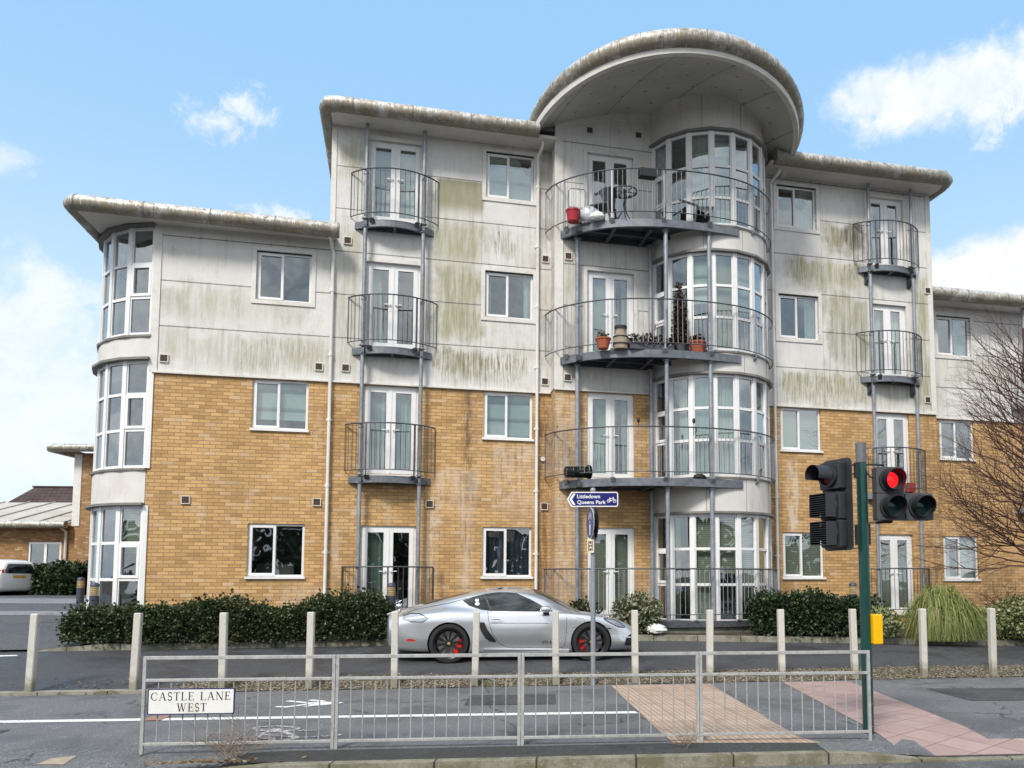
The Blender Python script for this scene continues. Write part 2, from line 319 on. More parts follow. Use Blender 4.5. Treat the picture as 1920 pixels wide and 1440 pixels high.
def verge_mat():
    m, t = mat('stony_verge'); o = t.obj()
    v = t.n('ShaderNodeTexVoronoi', Vector=o, Scale=33.0); n = t.noise(o, 2.1, 5, .7)
    c = t.mix(t.ss(t.sep(v.outputs['Color'])[0], .2, .9), (.10, .08, .055), (.36, .31, .24))
    c = t.mix(t.ss(v.outputs['Distance'], .35, .75), c, (.05, .04, .025))
    c = t.mix(t.m('MULTIPLY', t.ss(n, .53, .65), .75), c, (.075, .09, .03))
    c = t.mix(t.m('MULTIPLY', t.ss(t.noise(o, 6, 4, .7), .58, .7), .5), c, (.16, .10, .05))
    pbr(t, c, .95, 0, t.m('SUBTRACT', 1.0, v.outputs['Distance']), .9, .03); return m
M_verge = verge_mat()
def slab_mat(name, c0, c1, ax, pw, ph, rib=None, ang=0):
    m, t = mat(name); o = t.obj()
    mp = t.n('ShaderNodeMapping', Vector=o); mp.inputs['Rotation'].default_value = (0, 0, ang)
    x, y, z = t.sep(mp.outputs[0])
    n1 = t.noise(o, 70, 4, .7); n2 = t.noise(o, 2.2, 5, .65)
    wn = t.n('ShaderNodeTexWhiteNoise', _noise_dimensions='2D', Vector=t.comb(t.m('FLOOR', t.m('DIVIDE', x, pw)), t.m('FLOOR', t.m('DIVIDE', y, ph)), 0.0)).outputs[0]
    c = t.mix(wn, c0, c1); c = t.mix(t.m('MULTIPLY', t.ss(n1, .45, .8), .35), c, tuple(k * .5 for k in c0)); c = t.mix(t.m('MULTIPLY', t.ss(n2, .5, .7), .45), c, tuple(k * .55 for k in c0))
    fx = t.m('ABSOLUTE', t.m('SUBTRACT', t.m('FRACT', t.m('DIVIDE', x, pw)), .5)); fy = t.m('ABSOLUTE', t.m('SUBTRACT', t.m('FRACT', t.m('DIVIDE', y, ph)), .5))
    j = t.m('MAXIMUM', t.ss(t.m('ABSOLUTE', t.m('SUBTRACT', fx, .5)), .014, .006), t.ss(t.m('ABSOLUTE', t.m('SUBTRACT', fy, .5)), .014, .006))
    h = t.m('MULTIPLY', n1, .15)
    if rib:
        r = t.m('FRACT', t.m('DIVIDE', x, rib)); rr = t.ss(t.m('ABSOLUTE', t.m('SUBTRACT', r, .5)), .34, .22)
        c = t.mix(t.m('MULTIPLY', t.m('SUBTRACT', 1.0, rr), .36), c, (.13, .085, .055)); h = t.m('ADD', h, rr)
    c = t.mix(t.m('MULTIPLY', j, .8), c, (.07, .05, .04))
    pbr(t, c, .85, 0, t.m('SUBTRACT', h, j), .6, .006); return m
def paint_mat(name, col, wear):
    m, t = mat(name); o = t.obj(); n = t.noise(o, 30, 5, .7); n2 = t.noise(o, 3, 4, .6)
    c = t.mix(t.ss(t.m('ADD', n, t.m('MULTIPLY', n2, .35)), wear, wear + .12), col, (.16, .16, .165))
    pbr(t, c, .7, 0, n, .3, .003); return m
M_paint = paint_mat('road_paint', (.78, .78, .76), .72); M_paintw = paint_mat('worn_road_paint', (.62, .60, .57), .58)
# greenery
def leaf_mat(name, cols, rough=.45, spec=None, size=3.0):
    m, t = mat(name)
    rv = t.n('ShaderNodeNewGeometry').outputs['Random Per Island']
    cr = t.n('ShaderNodeValToRGB', Fac=rv)
    e = cr.color_ramp.elements; e[0].color = (*cols[0], 1); e[-1].color = (*cols[-1], 1); e[0].position = 0; e[-1].position = 1
    for i, c in enumerate(cols[1:-1]): q = e.new((i + 1) / (len(cols) - 1)); q.color = (*c, 1)
    n = t.noise(t.obj(), size, 3); c = t.mix(t.m('MULTIPLY', n, .45), cr.outputs[0], tuple(k * .4 for k in cols[0]))
    d = t.n('ShaderNodeBsdfPrincipled', Base__Color=c, Roughness=rough)
    tl = t.n('ShaderNodeBsdfTranslucent', Color=c); mx = t.n('ShaderNodeMixShader', Fac=.2)
    t.nt.links.new(d.outputs[0], mx.inputs[1]); t.nt.links.new(tl.outputs[0], mx.inputs[2]); out(t, mx); return m
M_leaf = leaf_mat('dark_laurel_leaf', [(.012, .025, .012), (.03, .055, .022), (.05, .085, .03), (.08, .12, .05)], .35)
M_leafr = leaf_mat('reddish_hedge_leaf', [(.014, .03, .012), (.035, .07, .022), (.06, .10, .03), (.06, .09, .03), (.10, .075, .035)], .42)
M_vari = leaf_mat('variegated_leaf', [(.06, .10, .03), (.16, .22, .07), (.42, .44, .20), (.60, .58, .36)], .5)
M_flow = leaf_mat('pale_flowering_leaf', [(.04, .07, .025), (.09, .13, .045), (.16, .18, .08), (.62, .58, .48)], .5)
M_grass = leaf_mat('ornamental_grass_blade', [(.07, .11, .02), (.17, .24, .05), (.36, .42, .12), (.50, .42, .20)], .5)
M_redl = leaf_mat('dark_red_leaf', [(.03, .02, .012), (.08, .03, .02), (.05, .06, .025)], .5)
M_bark = simple('tree_bark', (.10, .052, .042), .9, 0, .35, 20)
M_twig = simple('dead_twig', (.26, .20, .15), .9, 0, .4, 20)
M_twigr = simple('reddish_twig', (.14, .07, .055), .9, 0, .4, 20)
# ------------------------------------------------------------------ object helpers
def tag(o, label=None, cat=None, group=None, kind=None):
    if label: o['label'] = label
    if cat: o['category'] = cat
    if group: o['group'] = group
    if kind: o['kind'] = kind
    return o
def empty(name, loc=(0, 0, 0), rz=0, label=None, cat=None, group=None, rot=None):
    o = bpy.data.objects.new(name, None); COL.objects.link(o); o.location = loc; o.rotation_euler = rot or (0, 0, rz); o.empty_display_size = .1
    return tag(o, label, cat, group)
class MB:
    def __init__(s): s.v = []; s.f = []; s.mi = []; s.cur = 0
    def add(s, vs, fs):
        b = len(s.v); s.v += [tuple(p) for p in vs]
        for f in fs: s.f.append(tuple(b + i for i in f)); s.mi.append(s.cur)
    def quad(s, a, b, c, d): s.add([a, b, c, d], [(0, 1, 2, 3)])
    def box(s, x0, y0, z0, x1, y1, z1):
        if x0 > x1: x0, x1 = x1, x0
        if y0 > y1: y0, y1 = y1, y0
        if z0 > z1: z0, z1 = z1, z0
        s.add([(x0, y0, z0), (x1, y0, z0), (x1, y1, z0), (x0, y1, z0), (x0, y0, z1), (x1, y0, z1), (x1, y1, z1), (x0, y1, z1)],
              [(0, 3, 2, 1), (4, 5, 6, 7), (0, 1, 5, 4), (1, 2, 6, 5), (2, 3, 7, 6), (3, 0, 4, 7)])
    def bar(s, a, b, w, h, up=(0, 0, 1)):          # rectangular bar between two points
        a = Vector(a); b = Vector(b); d = (b - a).normalized(); u = Vector(up)
        if abs(d.dot(u)) > .95: u = Vector((0, 1, 0))
        x = d.cross(u).normalized() * w / 2; y = x.cross(d).normalized() * h / 2
        s.add([a - x - y, a + x - y, a + x + y, a - x + y, b - x - y, b + x - y, b + x + y, b - x + y],
              [(0, 3, 2, 1), (4, 5, 6, 7), (0, 1, 5, 4), (1, 2, 6, 5), (2, 3, 7, 6), (3, 0, 4, 7)])
    def tube(s, pts, r, n=8, cap=True, rend=None):
        pts = [Vector(p) for p in pts]; N = len(pts)
        rs = r if isinstance(r, (list, tuple)) else [r + ((rend if rend is not None else r) - r) * i / max(1, N - 1) for i in range(N)]
        vs = []; prev = None
        for i, p in enumerate(pts):
            d = (pts[min(i + 1, N - 1)] - pts[max(i - 1, 0)])
            if d.length < 1e-9: d = Vector((0, 0, 1))
            d.normalize()
            if prev is None:
                u = Vector((0, 0, 1)) if abs(d.z) < .9 else Vector((1, 0, 0)); x = d.cross(u).normalized()
            else:
                x = prev - d * prev.dot(d)
                x = x.normalized() if x.length > 1e-6 else d.orthogonal().normalized()
            prev = x; y = d.cross(x)
            for k in range(n):
                a = 2 * math.pi * k / n; vs.append(p + (x * math.cos(a) + y * math.sin(a)) * rs[i])
        fs = [(i * n + k, i * n + (k + 1) % n, (i + 1) * n + (k + 1) % n, (i + 1) * n + k) for i in range(N - 1) for k in range(n)]
        if cap: fs += [tuple(range(n - 1, -1, -1)), tuple((N - 1) * n + k for k in range(n))]
        s.add(vs, fs)
    def cyl(s, c, r, z0, z1, n=16, r2=None): s.tube([(c[0], c[1], z0), (c[0], c[1], z1)], r, n, True, r2)
    def prism(s, poly, z0, z1):                    # polygon in xy extruded in z
        n = len(poly); vs = [(p[0], p[1], z0) for p in poly] + [(p[0], p[1], z1) for p in poly]
        s.add(vs, [tuple(range(n - 1, -1, -1)), tuple(range(n, 2 * n))] + [(i, (i + 1) % n, n + (i + 1) % n, n + i) for i in range(n)])
    def fprism(s, poly, fn, d):                    # polygon (a, b) mapped by fn(a, b, depth)
        n = len(poly); vs = [fn(p[0], p[1], 0) for p in poly] + [fn(p[0], p[1], d) for p in poly]
        s.add(vs, [tuple(range(n - 1, -1, -1)), tuple(range(n, 2 * n))] + [(i, (i + 1) % n, n + (i + 1) % n, n + i) for i in range(n)])
    def lathe(s, prof, c=(0, 0, 0), n=16, M=None):  # prof: (r, z)
        c = Vector(c); vs = []
        for (r, z) in prof:
            for k in range(n):
                a = 2 * math.pi * k / n; p = Vector((r * math.cos(a), r * math.sin(a), z)); vs.append((M @ p if M else p) + c)
        fs = [(i * n + k, i * n + (k + 1) % n, (i + 1) * n + (k + 1) % n, (i + 1) * n + k) for i in range(len(prof) - 1) for k in range(n)]
        s.add(vs, fs)
    def build(s, name, mats, parent=None, smooth=False, loc=None, bevel=0, angle=40):
        me = bpy.data.meshes.new(name); me.from_pydata(s.v, [], s.f)
        if not isinstance(mats, (list, tuple)): mats = [mats]
        for m in mats: me.materials.append(m)
        if len(mats) > 1: me.polygons.foreach_set('material_index', s.mi)
        if smooth: me.polygons.foreach_set('use_smooth', [True] * len(me.polygons))
        me.update()
        o = bpy.data.objects.new(name, me); COL.objects.link(o)
        if smooth: me.set_sharp_from_angle(angle=R(angle))
        if parent: o.parent = parent
        if loc: o.location = loc
        if bevel:
            b = o.modifiers.new('bevel', 'BEVEL'); b.width = bevel; b.segments = 2; b.limit_method = 'ANGLE'
        return o
def build_split(b, name, mats, parent=None, **kw):
    par = list(range(len(b.v)))
    def f(i):
        while par[i] != i: par[i] = par[par[i]]; i = par[i]
        return i
    for fc in b.f:
        for k in fc[1:]: par[f(k)] = f(fc[0])
    groups = {}
    for fc, m_ in zip(b.f, b.mi): groups.setdefault(f(fc[0]), []).append((fc, m_))
    res = []
    for g in groups.values():
        c = MB(); mp = {}
        for fc, m_ in g:
            for k in fc:
                if k not in mp: mp[k] = len(c.v); c.v.append(b.v[k])
            c.f.append(tuple(mp[k] for k in fc)); c.mi.append(m_)
        res.append(c.build(name, mats, parent, **kw))
    return res
def text_part(name, body, size, mtl, parent, M, extrude=.001, align='LEFT', spacing=1.0, bold=0.0):
    cu = bpy.data.curves.new(name, 'FONT'); cu.body = body; cu.size = size; cu.extrude = extrude; cu.align_x = align; cu.space_character = spacing; cu.offset = bold
    o = bpy.data.objects.new(name, cu); COL.objects.link(o)
    dg = bpy.context.evaluated_depsgraph_get(); me = bpy.data.meshes.new_from_object(o.evaluated_get(dg))
    bpy.data.objects.remove(o); me.materials.clear(); me.materials.append(mtl)
    o = bpy.data.objects.new(name, me); COL.objects.link(o); o.parent = parent; o.matrix_local = M
    return o
# ------------------------------------------------------------------ ground heights
def B(X): return 12.71 + .1443 * X                  # bollard line
def KN(X): return 7.49 + .099 * X                   # kerb of the main road
def lerp(a, b, t): return a + (b - a) * t
def interp(x, tab):
    if x <= tab[0][0]: return tab[0][1]
    for (a, p), (b, q) in zip(tab, tab[1:]):
        if x <= b: return lerp(p, q, (x - a) / (b - a))
    return tab[-1][1]
def KZ(X): return interp(X, [(-14, .42), (-8.5, .44), (-4.8, .46), (1.1, .51), (5, .42), (9.2, .31), (20, .25)])
def zserv(X, y):
    k = (y - B(X) - .5) / 3.1
    return lerp(.13, KZ(X) - .12, min(1, max(0, k)))
def zback(X, y):
    k = y - (B(X) + 3.6); z0 = KZ(X)
    if k < 0: return z0
    return lerp(z0 + .02, interp(X, [(-14, .98), (-9, .78), (-4, .62), (20, .62)]), min(1, k / 14 if X < -9 else k / 3.0))
def strip(name, ylo, yhi, zf, x0, x1, nx, ny, mtl, kind='structure', label=None, cat=None, smooth=True, jitter=0):
    b = MB(); vs = []
    for j in range(ny + 1):
        for i in range(nx + 1):
            X = lerp(x0, x1, i / nx); y = lerp(ylo(X), yhi(X), j / ny); z = zf(X, y)
            if jitter and 0 < j < ny: z += jitter * (mnoise.noise(Vector((X * 3.1, y * 3.1, 0))) + .5 * mnoise.noise(Vector((X * 11, y * 11, 3))))
            vs.append((X, y, z))
    fs = [(j * (nx + 1) + i, j * (nx + 1) + i + 1, (j + 1) * (nx + 1) + i + 1, (j + 1) * (nx + 1) + i) for j in range(ny) for i in range(nx)]
    b.add(vs, fs); o = b.build(name, mtl, None, smooth); return tag(o, label, cat, None, kind)
b = MB(); b.quad((-600, -600, -.42), (600, -600, -.42), (600, 900, -.42), (-600, 900, -.42)); tag(b.build('ground', M_soil), kind='structure')
strip('main_road', lambda X: -9, lambda X: KN(X), lambda X, y: -.12 + (.02 if y > 6 else 0), -60, 60, 4, 4, M_road)
strip('far_pavement', lambda X: -90, lambda X: -9, lambda X, y: 0.0, -80, 80, 2, 2, M_park)
def dropk(X): return interp(X, [(-3.6, -.085), (-3.0, 0), (2.55, 0), (3.3, -.09), (60, -.09)])
def zfoot(X, y):
    k = max(0, 1 - (y - KN(X)) / 1.1); return dropk(X) * k
strip('footway', lambda X: KN(X) + .13, lambda X: B(X) - .1, zfoot, -40, 40, 160, 8, M_foot)
b = MB(); xs = [-40 + i * .4 for i in range(201)]
for a, c in zip(xs, xs[1:]):
    za, zc = dropk(a) + .004, dropk(c) + .004
    b.quad((a, KN(a), za), (c, KN(c), zc), (c, KN(c) + .135, zc), (a, KN(a) + .135, za)); b.quad((a, KN(a), -.3), (c, KN(c), -.3), (c, KN(c), zc), (a, KN(a), za))
tag(b.build('kerb', M_kerb), kind='structure')
strip('footway_edge_strip', lambda X: KN(X) + .135, lambda X: KN(X) + .62, lambda X, y: zfoot(X, y) + .004, -3.3, 2.3, 40, 4, M_foot2)
strip('verge', lambda X: B(X) - .1 - .02 * math.sin(X * 4), lambda X: B(X) + (.5 if X > -6 else .5 + .05 * X + .3), lambda X, y: .004 + .13 * min(1, max(0, (y - B(X) + .1) / .5)), -6, 30, 500, 14, M_verge, jitter=.035)
b = MB()
for i in range(38): x0_, x1_ = -40 + i * .9, -40 + (i + 1) * .9; b.add([(x0_, B(x0_) - .1, -.05), (x1_, B(x1_) - .1, -.05), (x1_, B(x1_) - .1, .045), (x0_, B(x0_) - .1, .045), (x0_, B(x0_) + .07, .05), (x1_, B(x1_) + .07, .05)], [(0, 1, 2, 3), (3, 2, 5, 4)])
tag(b.build('verge_kerb', M_kerb2), kind='structure')
strip('service_road', lambda X: B(X) + .05, lambda X: B(X) + 3.6, lambda X, y: lerp(.03, zserv(X, y), min(1, (y - B(X) - .05) / .6)) - (.012 if X > -6.2 and y < B(X) + .5 else 0), -60, 40, 200, 30, M_serv)
b = MB(); xs = [-10.2 + i * .4 for i in range(91)]
for a, c in zip(xs, xs[1:]):
    za, zc = KZ(a), KZ(c)
    if a < -9.0: za = lerp(KZ(a) - .1, KZ(a), (a + 10.2) / 1.2)
    if c < -9.0: zc = lerp(KZ(c) - .1, KZ(c), (c + 10.2) / 1.2)
    ya, yc = B(a) + 3.6, B(c) + 3.6
    b.quad((a, ya, za - .3), (c, yc, zc - .3), (c, yc, zc), (a, ya, za)); b.quad((a, ya, za), (c, yc, zc), (c, yc + .13, zc), (a, ya + .13, za))
tag(b.build('inner_kerb', M_kerb2), kind='structure')
strip('planting_bed', lambda X: B(X) + 3.73, lambda X: 24, lambda X, y: zback(X, y) - .02, -9.6, 26, 120, 24, M_soil, jitter=.02)
strip('car_park', lambda X: B(X) + 3.6, lambda X: 90, lambda X, y: zback(X, y) - (.1 if y < B(X) + 3.7 else .0), -60, -9.6, 60, 60, M_park)
strip('car_park_band', lambda X: 21.2 + .02 * X, lambda X: 23.0 + .05 * X, lambda X, y: zback(X, y) + .006, -30, -9.7, 30, 3, M_parkl)  # paler asphalt bands laid over the car park, here and below
strip('car_park_band', lambda X: 25.6 + .03 * X, lambda X: 28.0 + .03 * X, lambda X, y: zback(X, y) + .006, -34, -11, 30, 3, M_parkl)
strip('car_park_kerb', lambda X: 18.4 + .09 * (X + 10), lambda X: 18.52 + .09 * (X + 10), lambda X, y: zback(X, y) + .05, -11.9, -9.7, 8, 1, M_kerb2)
M_buff = slab_mat('ribbed_buff_paving', (.45, .335, .255), (.53, .405, .315), 'x', .4, .4, .066, R(-8)); M_pink = slab_mat('pink_paving', (.36, .25, .23), (.43, .31, .285), 'x', .4, .4, None, R(-38))
def gnd(x, y, z=0.0):
    r = ray(x, y); k = (z - 1.65) / r.z; return (r.x * k, r.y * k)
def flat(name, poly, mtl, z, kind='structure'):
    b = MB(); b.add([(p[0], p[1], z + (zfoot(p[0], p[1]) if z < .1 else 0)) for p in poly], [tuple(range(len(poly)))]); return tag(b.build(name, mtl), kind=kind)
flat('tactile_paving', [(.37, 12.52), (.78, 8.87), (.86, 8.2), (2.36, 8.2), (2.21, 8.5), (1.93, 12.72)], M_buff, .006)
strip('pink_paving', lambda X: KN(X) + .14, lambda X: 12.93 + .12 * (X - 3.1), lambda X, y: zfoot(X, y) + .006, 3.12, 4.22, 6, 14, M_pink)
strip('pink_paving', lambda X: KN(X) + .14, lambda X: 8.57 + .08 * (X - 4.2), lambda X, y: zfoot(X, y) + .006, 4.22, 14, 20, 4, M_pink)
# painted marks on the footway
def yline(X): return 9.39 + (X + 6.77) * (10.05 - 9.39) / 7.41
b = MB(); b.quad((-30, yline(-30) - .09, .005), (.64, yline(.64) - .08, .005), (.60, yline(.6) + .08, .005), (-30, yline(-30) + .09, .005)); tag(b.build('road_marking', M_paint), kind='structure')
def stroke2d(b, pts, w, z=.0055):
    for (a, c) in zip(pts, pts[1:]):
        a = Vector((*a, 0)); c = Vector((*c, 0)); d = (c - a).normalized(); n = Vector((-d.y, d.x, 0)) * w / 2; a = a - d * w * .3; c = c + d * w * .3
        z += .00004
        b.add([(p.x, p.y, z) for p in (a - n, c - n, c + n, a + n)], [(0, 1, 2, 3)])
P = lambda pts: [gnd(380 + x / 6.4, 1290 + y / 6.4) for x, y in pts]
b = MB(); stroke2d(b, P([(900, 228), (1000, 232), (1290, 195)]), .09); stroke2d(b, P([(1035, 160), (1290, 185)]), .09); stroke2d(b, P([(1240, 225), (1300, 215)]), .07)
b.add([(*p, .0058) for p in P([(1290, 175), (1440, 165), (1560, 172), (1700, 178), (1640, 190), (1430, 212), (1290, 218)])], [tuple(range(7))]); stroke2d(b, P([(1300, 150), (1440, 160)]), .09)
b.build('painted_arrow', M_paint).__setitem__('kind', 'structure')
b = MB()
def oval(cx, cy, rx, ry, n=20): return [(cx + rx * math.cos(2 * math.pi * i / n), cy + ry * math.sin(2 * math.pi * i / n)) for i in range(n + 1)]
for pts, w in ((oval(880, 492, 260, 30), .07), (oval(600, 625, 240, 28), .07), ([(880, 492), (700, 560), (1140, 600), (880, 492)], .07), ([(700, 560), (600, 625)], .07), ([(1140, 600), (1620, 575), (1640, 560)], .06), ([(1170, 515), (1400, 510)], .07), ([(1140, 600), (900, 650)], .07), ([(700, 620), (860, 600)], .05)):
    stroke2d(b, P(pts), w)
b.build('painted_bicycle', M_paintw).__setitem__('kind', 'structure')
b = MB(); q = [gnd(x, y, .25) for x, y in ((-60, 1224), (62, 1222), (30, 1234), (-60, 1236))]; b.add([(p[0], p[1], zserv(*p) + .006) for p in q], [(0, 1, 2, 3)]); b.build('bay_marking', M_paint).__setitem__('kind', 'structure')
M_patch = asphalt_mat('patched_asphalt', (.05, .052, .055), (.11, .113, .118))
flat('asphalt_patch', [(5.2, 11.0), (7.6, 11.1), (7.7, 12.3), (5.1, 12.2)], M_patch, .005); flat('asphalt_patch', [(-9.5, 8.1), (-6.2, 8.3), (-6.3, 8.9), (-9.4, 8.8)], M_patch, .005); flat('asphalt_patch', [(-1.6, 10.6), (-.4, 10.7), (-.45, 11.6), (-1.65, 11.5)], M_patch, .005)
flat('brick_patch', [gnd(262, 1352), gnd(285, 1344), gnd(322, 1342), gnd(300, 1352)], simple('brick_patch_paving', (.30, .17, .13), .9), .0085)
flat('brick_patch', [gnd(70, 1424), gnd(95, 1416), gnd(145, 1412), gnd(120, 1424)], simple('cracked_paving', (.36, .29, .22), .9), .0045)
# ================================================================== THE APARTMENT BLOCK (local axes: x along the front, y into the building, z up)
TH = R(13.3925); OX, OY = -8.9123, 16.1633
def L2W(u, d, z=0.0): return Vector((OX + u * math.cos(TH) + d * math.sin(TH), OY + u * math.sin(TH) - d * math.cos(TH), z))
blk = empty('apartment_block', (OX, OY, 0), TH, 'four storey buff brick and pale panel flats with a round tower under a canopy', 'building')
def wall(b, u0, u1, z0, z1, d, holes, rev=.11):
    us = sorted({u0, u1, *[h[0] for h in holes], *[h[1] for h in holes]}); us = [u for u in us if u0 <= u <= u1]
    zs = sorted({z0, z1, *[h[2] for h in holes], *[h[3] for h in holes]}); zs = [z for z in zs if z0 <= z <= z1]
    for i in range(len(us) - 1):
        for j in range(len(zs) - 1):
            cu = (us[i] + us[i + 1]) / 2; cz = (zs[j] + zs[j + 1]) / 2
            if any(h[0] < cu < h[1] and h[2] < cz < h[3] for h in holes): continue
            b.quad((us[i], -d, zs[j]), (us[i + 1], -d, zs[j]), (us[i + 1], -d, zs[j + 1]), (us[i], -d, zs[j + 1]))
    for (a, c, e, f) in holes:
        if c <= u0 or a >= u1 or f <= z0 or e >= z1: continue
        y0, y1 = -d, -d + rev; e2 = max(e, z0); f2 = min(f, z1)
        b.quad((a, y0, e2), (a, y0, f2), (a, y1, f2), (a, y1, e2)); b.quad((c, y0, f2), (c, y0, e2), (c, y1, e2), (c, y1, f2))
        if f <= z1: b.quad((a, y0, f), (c, y0, f), (c, y1, f), (a, y1, f))
        if e >= z0: b.quad((a, y0, e), (a, y1, e), (c, y1, e), (c, y0, e))
WZ = [(1.68, 2.80), (4.79, 5.86), (7.57, 8.65), (10.38, 11.48)]
WZD = [(1.67, 2.78), (4.79, 5.88), (7.60, 8.73), (10.44, 11.55)]
DZ = [(.80, 2.79), (3.88, 5.86), (6.68, 8.62), (9.55, 11.42)]
DZD = [(.78, 2.76), (3.88, 5.85), (6.74, 8.68), (9.64, 11.52)]
holes = []; wins = []; doors = []
for k in range(4):
    if k < 3: wins.append((1.92, 3.04, *WZ[k], 0, k, 'A'))
    wins.append((6.78, 7.89, *WZ[k], 0, k, 'B')); wins.append((14.05, 15.15, *WZD[k], 0, k, 'D'))
    doors.append((4.18, 5.34, *DZ[k], 0, k, 'B')); doors.append((16.61, 17.65, *DZD[k], 0, k, 'D'))
    doors.append((9.06, 10.17, DZ[k][0], DZ[k][1] + (.07 if k > 1 else 0), .45, k, 'C'))
    if k < 3: wins.append((19.24, 20.33, *[(1.62, 2.80), (4.89, 5.98), (7.76, 8.88)][k], -.92, k, 'E'))
H0 = [w[:4] for w in wins if w[4] == 0] + [w[:4] for w in doors if w[4] == 0]
HC = [w[:4] for w in doors if w[4] == .45]; HE = [w[:4] for w in wins if w[4] == -.92]
# brick up to the panels
b = MB()
wall(b, -.05, 8.32, .3, 5.9, 0, H0); wall(b, 8.32, 10.72, .3, 5.9, .45, HC); wall(b, 13.4, 18.46, .3, 5.9, 0, H0); wall(b, 18.46, 30, .3, 6.02, -.92, HE)
b.quad((8.32, 0, .3), (8.32, -.45, .3), (8.32, -.45, 5.9), (8.32, 0, 5.9)); b.quad((18.46, 0, .3), (18.46, .92, .3), (18.46, .92, 5.9), (18.46, 0, 5.9))
b.quad((-1.5, 1.8, .3), (-1.5, 9, .3), (-1.5, 9, 5.9), (-1.5, 1.8, 5.9)); b.quad((-1.5, 9, .3), (30, 9, .3), (30, 9, 6.0), (-1.5, 9, 6.0)); b.quad((30, .92, .3), (30, 9, .3), (30, 9, 6), (30, .92, 6))
b.build('brick_wall', M_brick, blk)
b = MB(); e = .014
wall(b, .075, 3.43, 5.9, 9.12, e, H0, .12); wall(b, 3.43, 8.32, 5.9, 11.9, e, H0, .12); wall(b, 8.32 - e, 10.72, 5.9, 12.75, .45 + e, HC, .12); wall(b, 13.4, 18.46 + e, 5.9, 12.15, e, H0, .12); wall(b, 18.46 + e, 30, 6.02, 9.2, -.92 + e, HE, .12)
b.quad((8.32 - e, -e, 5.9), (8.32 - e, -.45 - e, 5.9), (8.32 - e, -.45 - e, 12.75), (8.32 - e, -e, 12.75)); b.quad((18.46 + e, -e, 5.9), (18.46 + e, .92 - e, 5.9), (18.46 + e, .92 - e, 12.15), (18.46 + e, -e, 12.15))
b.quad((3.43, 9, 9), (3.43, 0, 9), (3.43, 0, 11.9), (3.43, 9, 11.9)); b.quad((-1.5, 1.8, 5.9), (-1.5, 9, 5.9), (-1.5, 9, 9.1), (-1.5, 1.8, 9.1)); b.quad((-1.5, 9, 5.9), (3.43, 9, 5.9), (3.43, 9, 9), (-1.5, 9, 9))
b.quad((3.43, 9, 6), (18.46, 9, 6), (18.46, 9, 12), (3.43, 9, 12)); b.quad((18.46 + e, .92, 9), (18.46 + e, 9, 9), (18.46 + e, 9, 12.1), (18.46 + e, .92, 12.1))
b.build('panel_cladding', M_clad, blk)
# trims: base rail, corner posts
b = MB()
for (a, c, d) in ((-.02, 8.30, 0), (8.30, 10.72, .45), (13.4, 18.49, 0)): b.box(a, -d - .055, 5.868, c, -d - .0145, 5.905)
b.box(18.5, .92 - .055, 5.988, 30, .92 - .0145, 6.025)
b.box(-.075, -.035, 5.9, .075, .2, 9.1); b.box(3.39, -.03, 9.2, 3.50, -.0145, 11.7); b.box(18.32, -.03, 5.91, 18.46, -.0145, 12.0)
b.box(8.30, -.49, 5.91, 8.50, -.465, 12.2)
build_split(b, 'corner_trim', M_trim, blk)
# ---- windows
def frame4(b, u0, u1, z0, z1, y0, y1, t):
    b.box(u0, y0, z0, u0 + t, y1, z1); b.box(u1 - t, y0, z0, u1, y1, z1); b.box(u0 + t, y0, z0, u1 - t, y1, z0 + t); b.box(u0 + t, y0, z1 - t, u1 - t, y1, z1)
def drape(b, u0, u1, z0, z1, y, n=None, flare=0.0, amp=.02):
    n = n or max(6, int((u1 - u0) / .018)); ph = rnd.random() * 6; k = rnd.uniform(50, 75); vs = []
    for j in range(5):
        tz = j / 4
        for i in range(n + 1):
            tu = i / n; u = lerp(u0, u1, tu) ; u = lerp(u, (u0 if flare > 0 else u1), abs(flare) * math.sin(tz * math.pi * .5) * .6)
            vs.append((u, y + amp * math.sin(u * k + ph + tz) + amp * .4 * math.sin(u * k * 2.3), lerp(z0, z1, tz)))
    b.add(vs, [(j * (n + 1) + i, j * (n + 1) + i + 1, (j + 1) * (n + 1) + i + 1, (j + 1) * (n + 1) + i) for j in range(4) for i in range(n)])
def room_box(parent, u0, u1, z0, z1, y, dep=1.5):
    b = MB(); a, c = u0 - .0, u1 + .0; z0 -= .05; z1 += .03
    b.quad((a, y, z0), (a, y + dep, z0), (a, y + dep, z1), (a, y, z1)); b.quad((c, y, z0), (c, y, z1), (c, y + dep, z1), (c, y + dep, z0))
    b.quad((a, y + dep, z0), (c, y + dep, z0), (c, y + dep, z1), (a, y + dep, z1)); b.quad((a, y, z0), (c, y, z0), (c, y + dep, z0), (a, y + dep, z0)); b.quad((a, y, z1), (a, y + dep, z1), (c, y + dep, z1), (c, y, z1))
    h = z0 + (z1 - z0) * rnd.uniform(.2, .45); w = (c - a)
    b.box(a + w * rnd.uniform(.05, .3), y + .5, z0 + .01, a + w * rnd.uniform(.5, .9), y + 1.1, h)
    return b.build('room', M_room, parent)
CONT = {'A0': dict(ven=.0, rd=(0, .35)), 'A1': dict(roller=.78), 'A2': dict(), 'B0': dict(cur=(.45, .8), m=M_curtd), 'B1': dict(roller=1.0, m=M_blind), 'B2': dict(cur=(.16, .2)), 'B3': dict(roller=1.0, torn=1),
        'D0': dict(ven=1.0), 'D1': dict(roller=1.0, m=M_curtg), 'D2': dict(cur=(0, .3)), 'D3': dict(cur=(0, .48)), 'E0': dict(cur=(.3, .6)), 'E1': dict(), 'E2': dict(cur=(0, .4))}
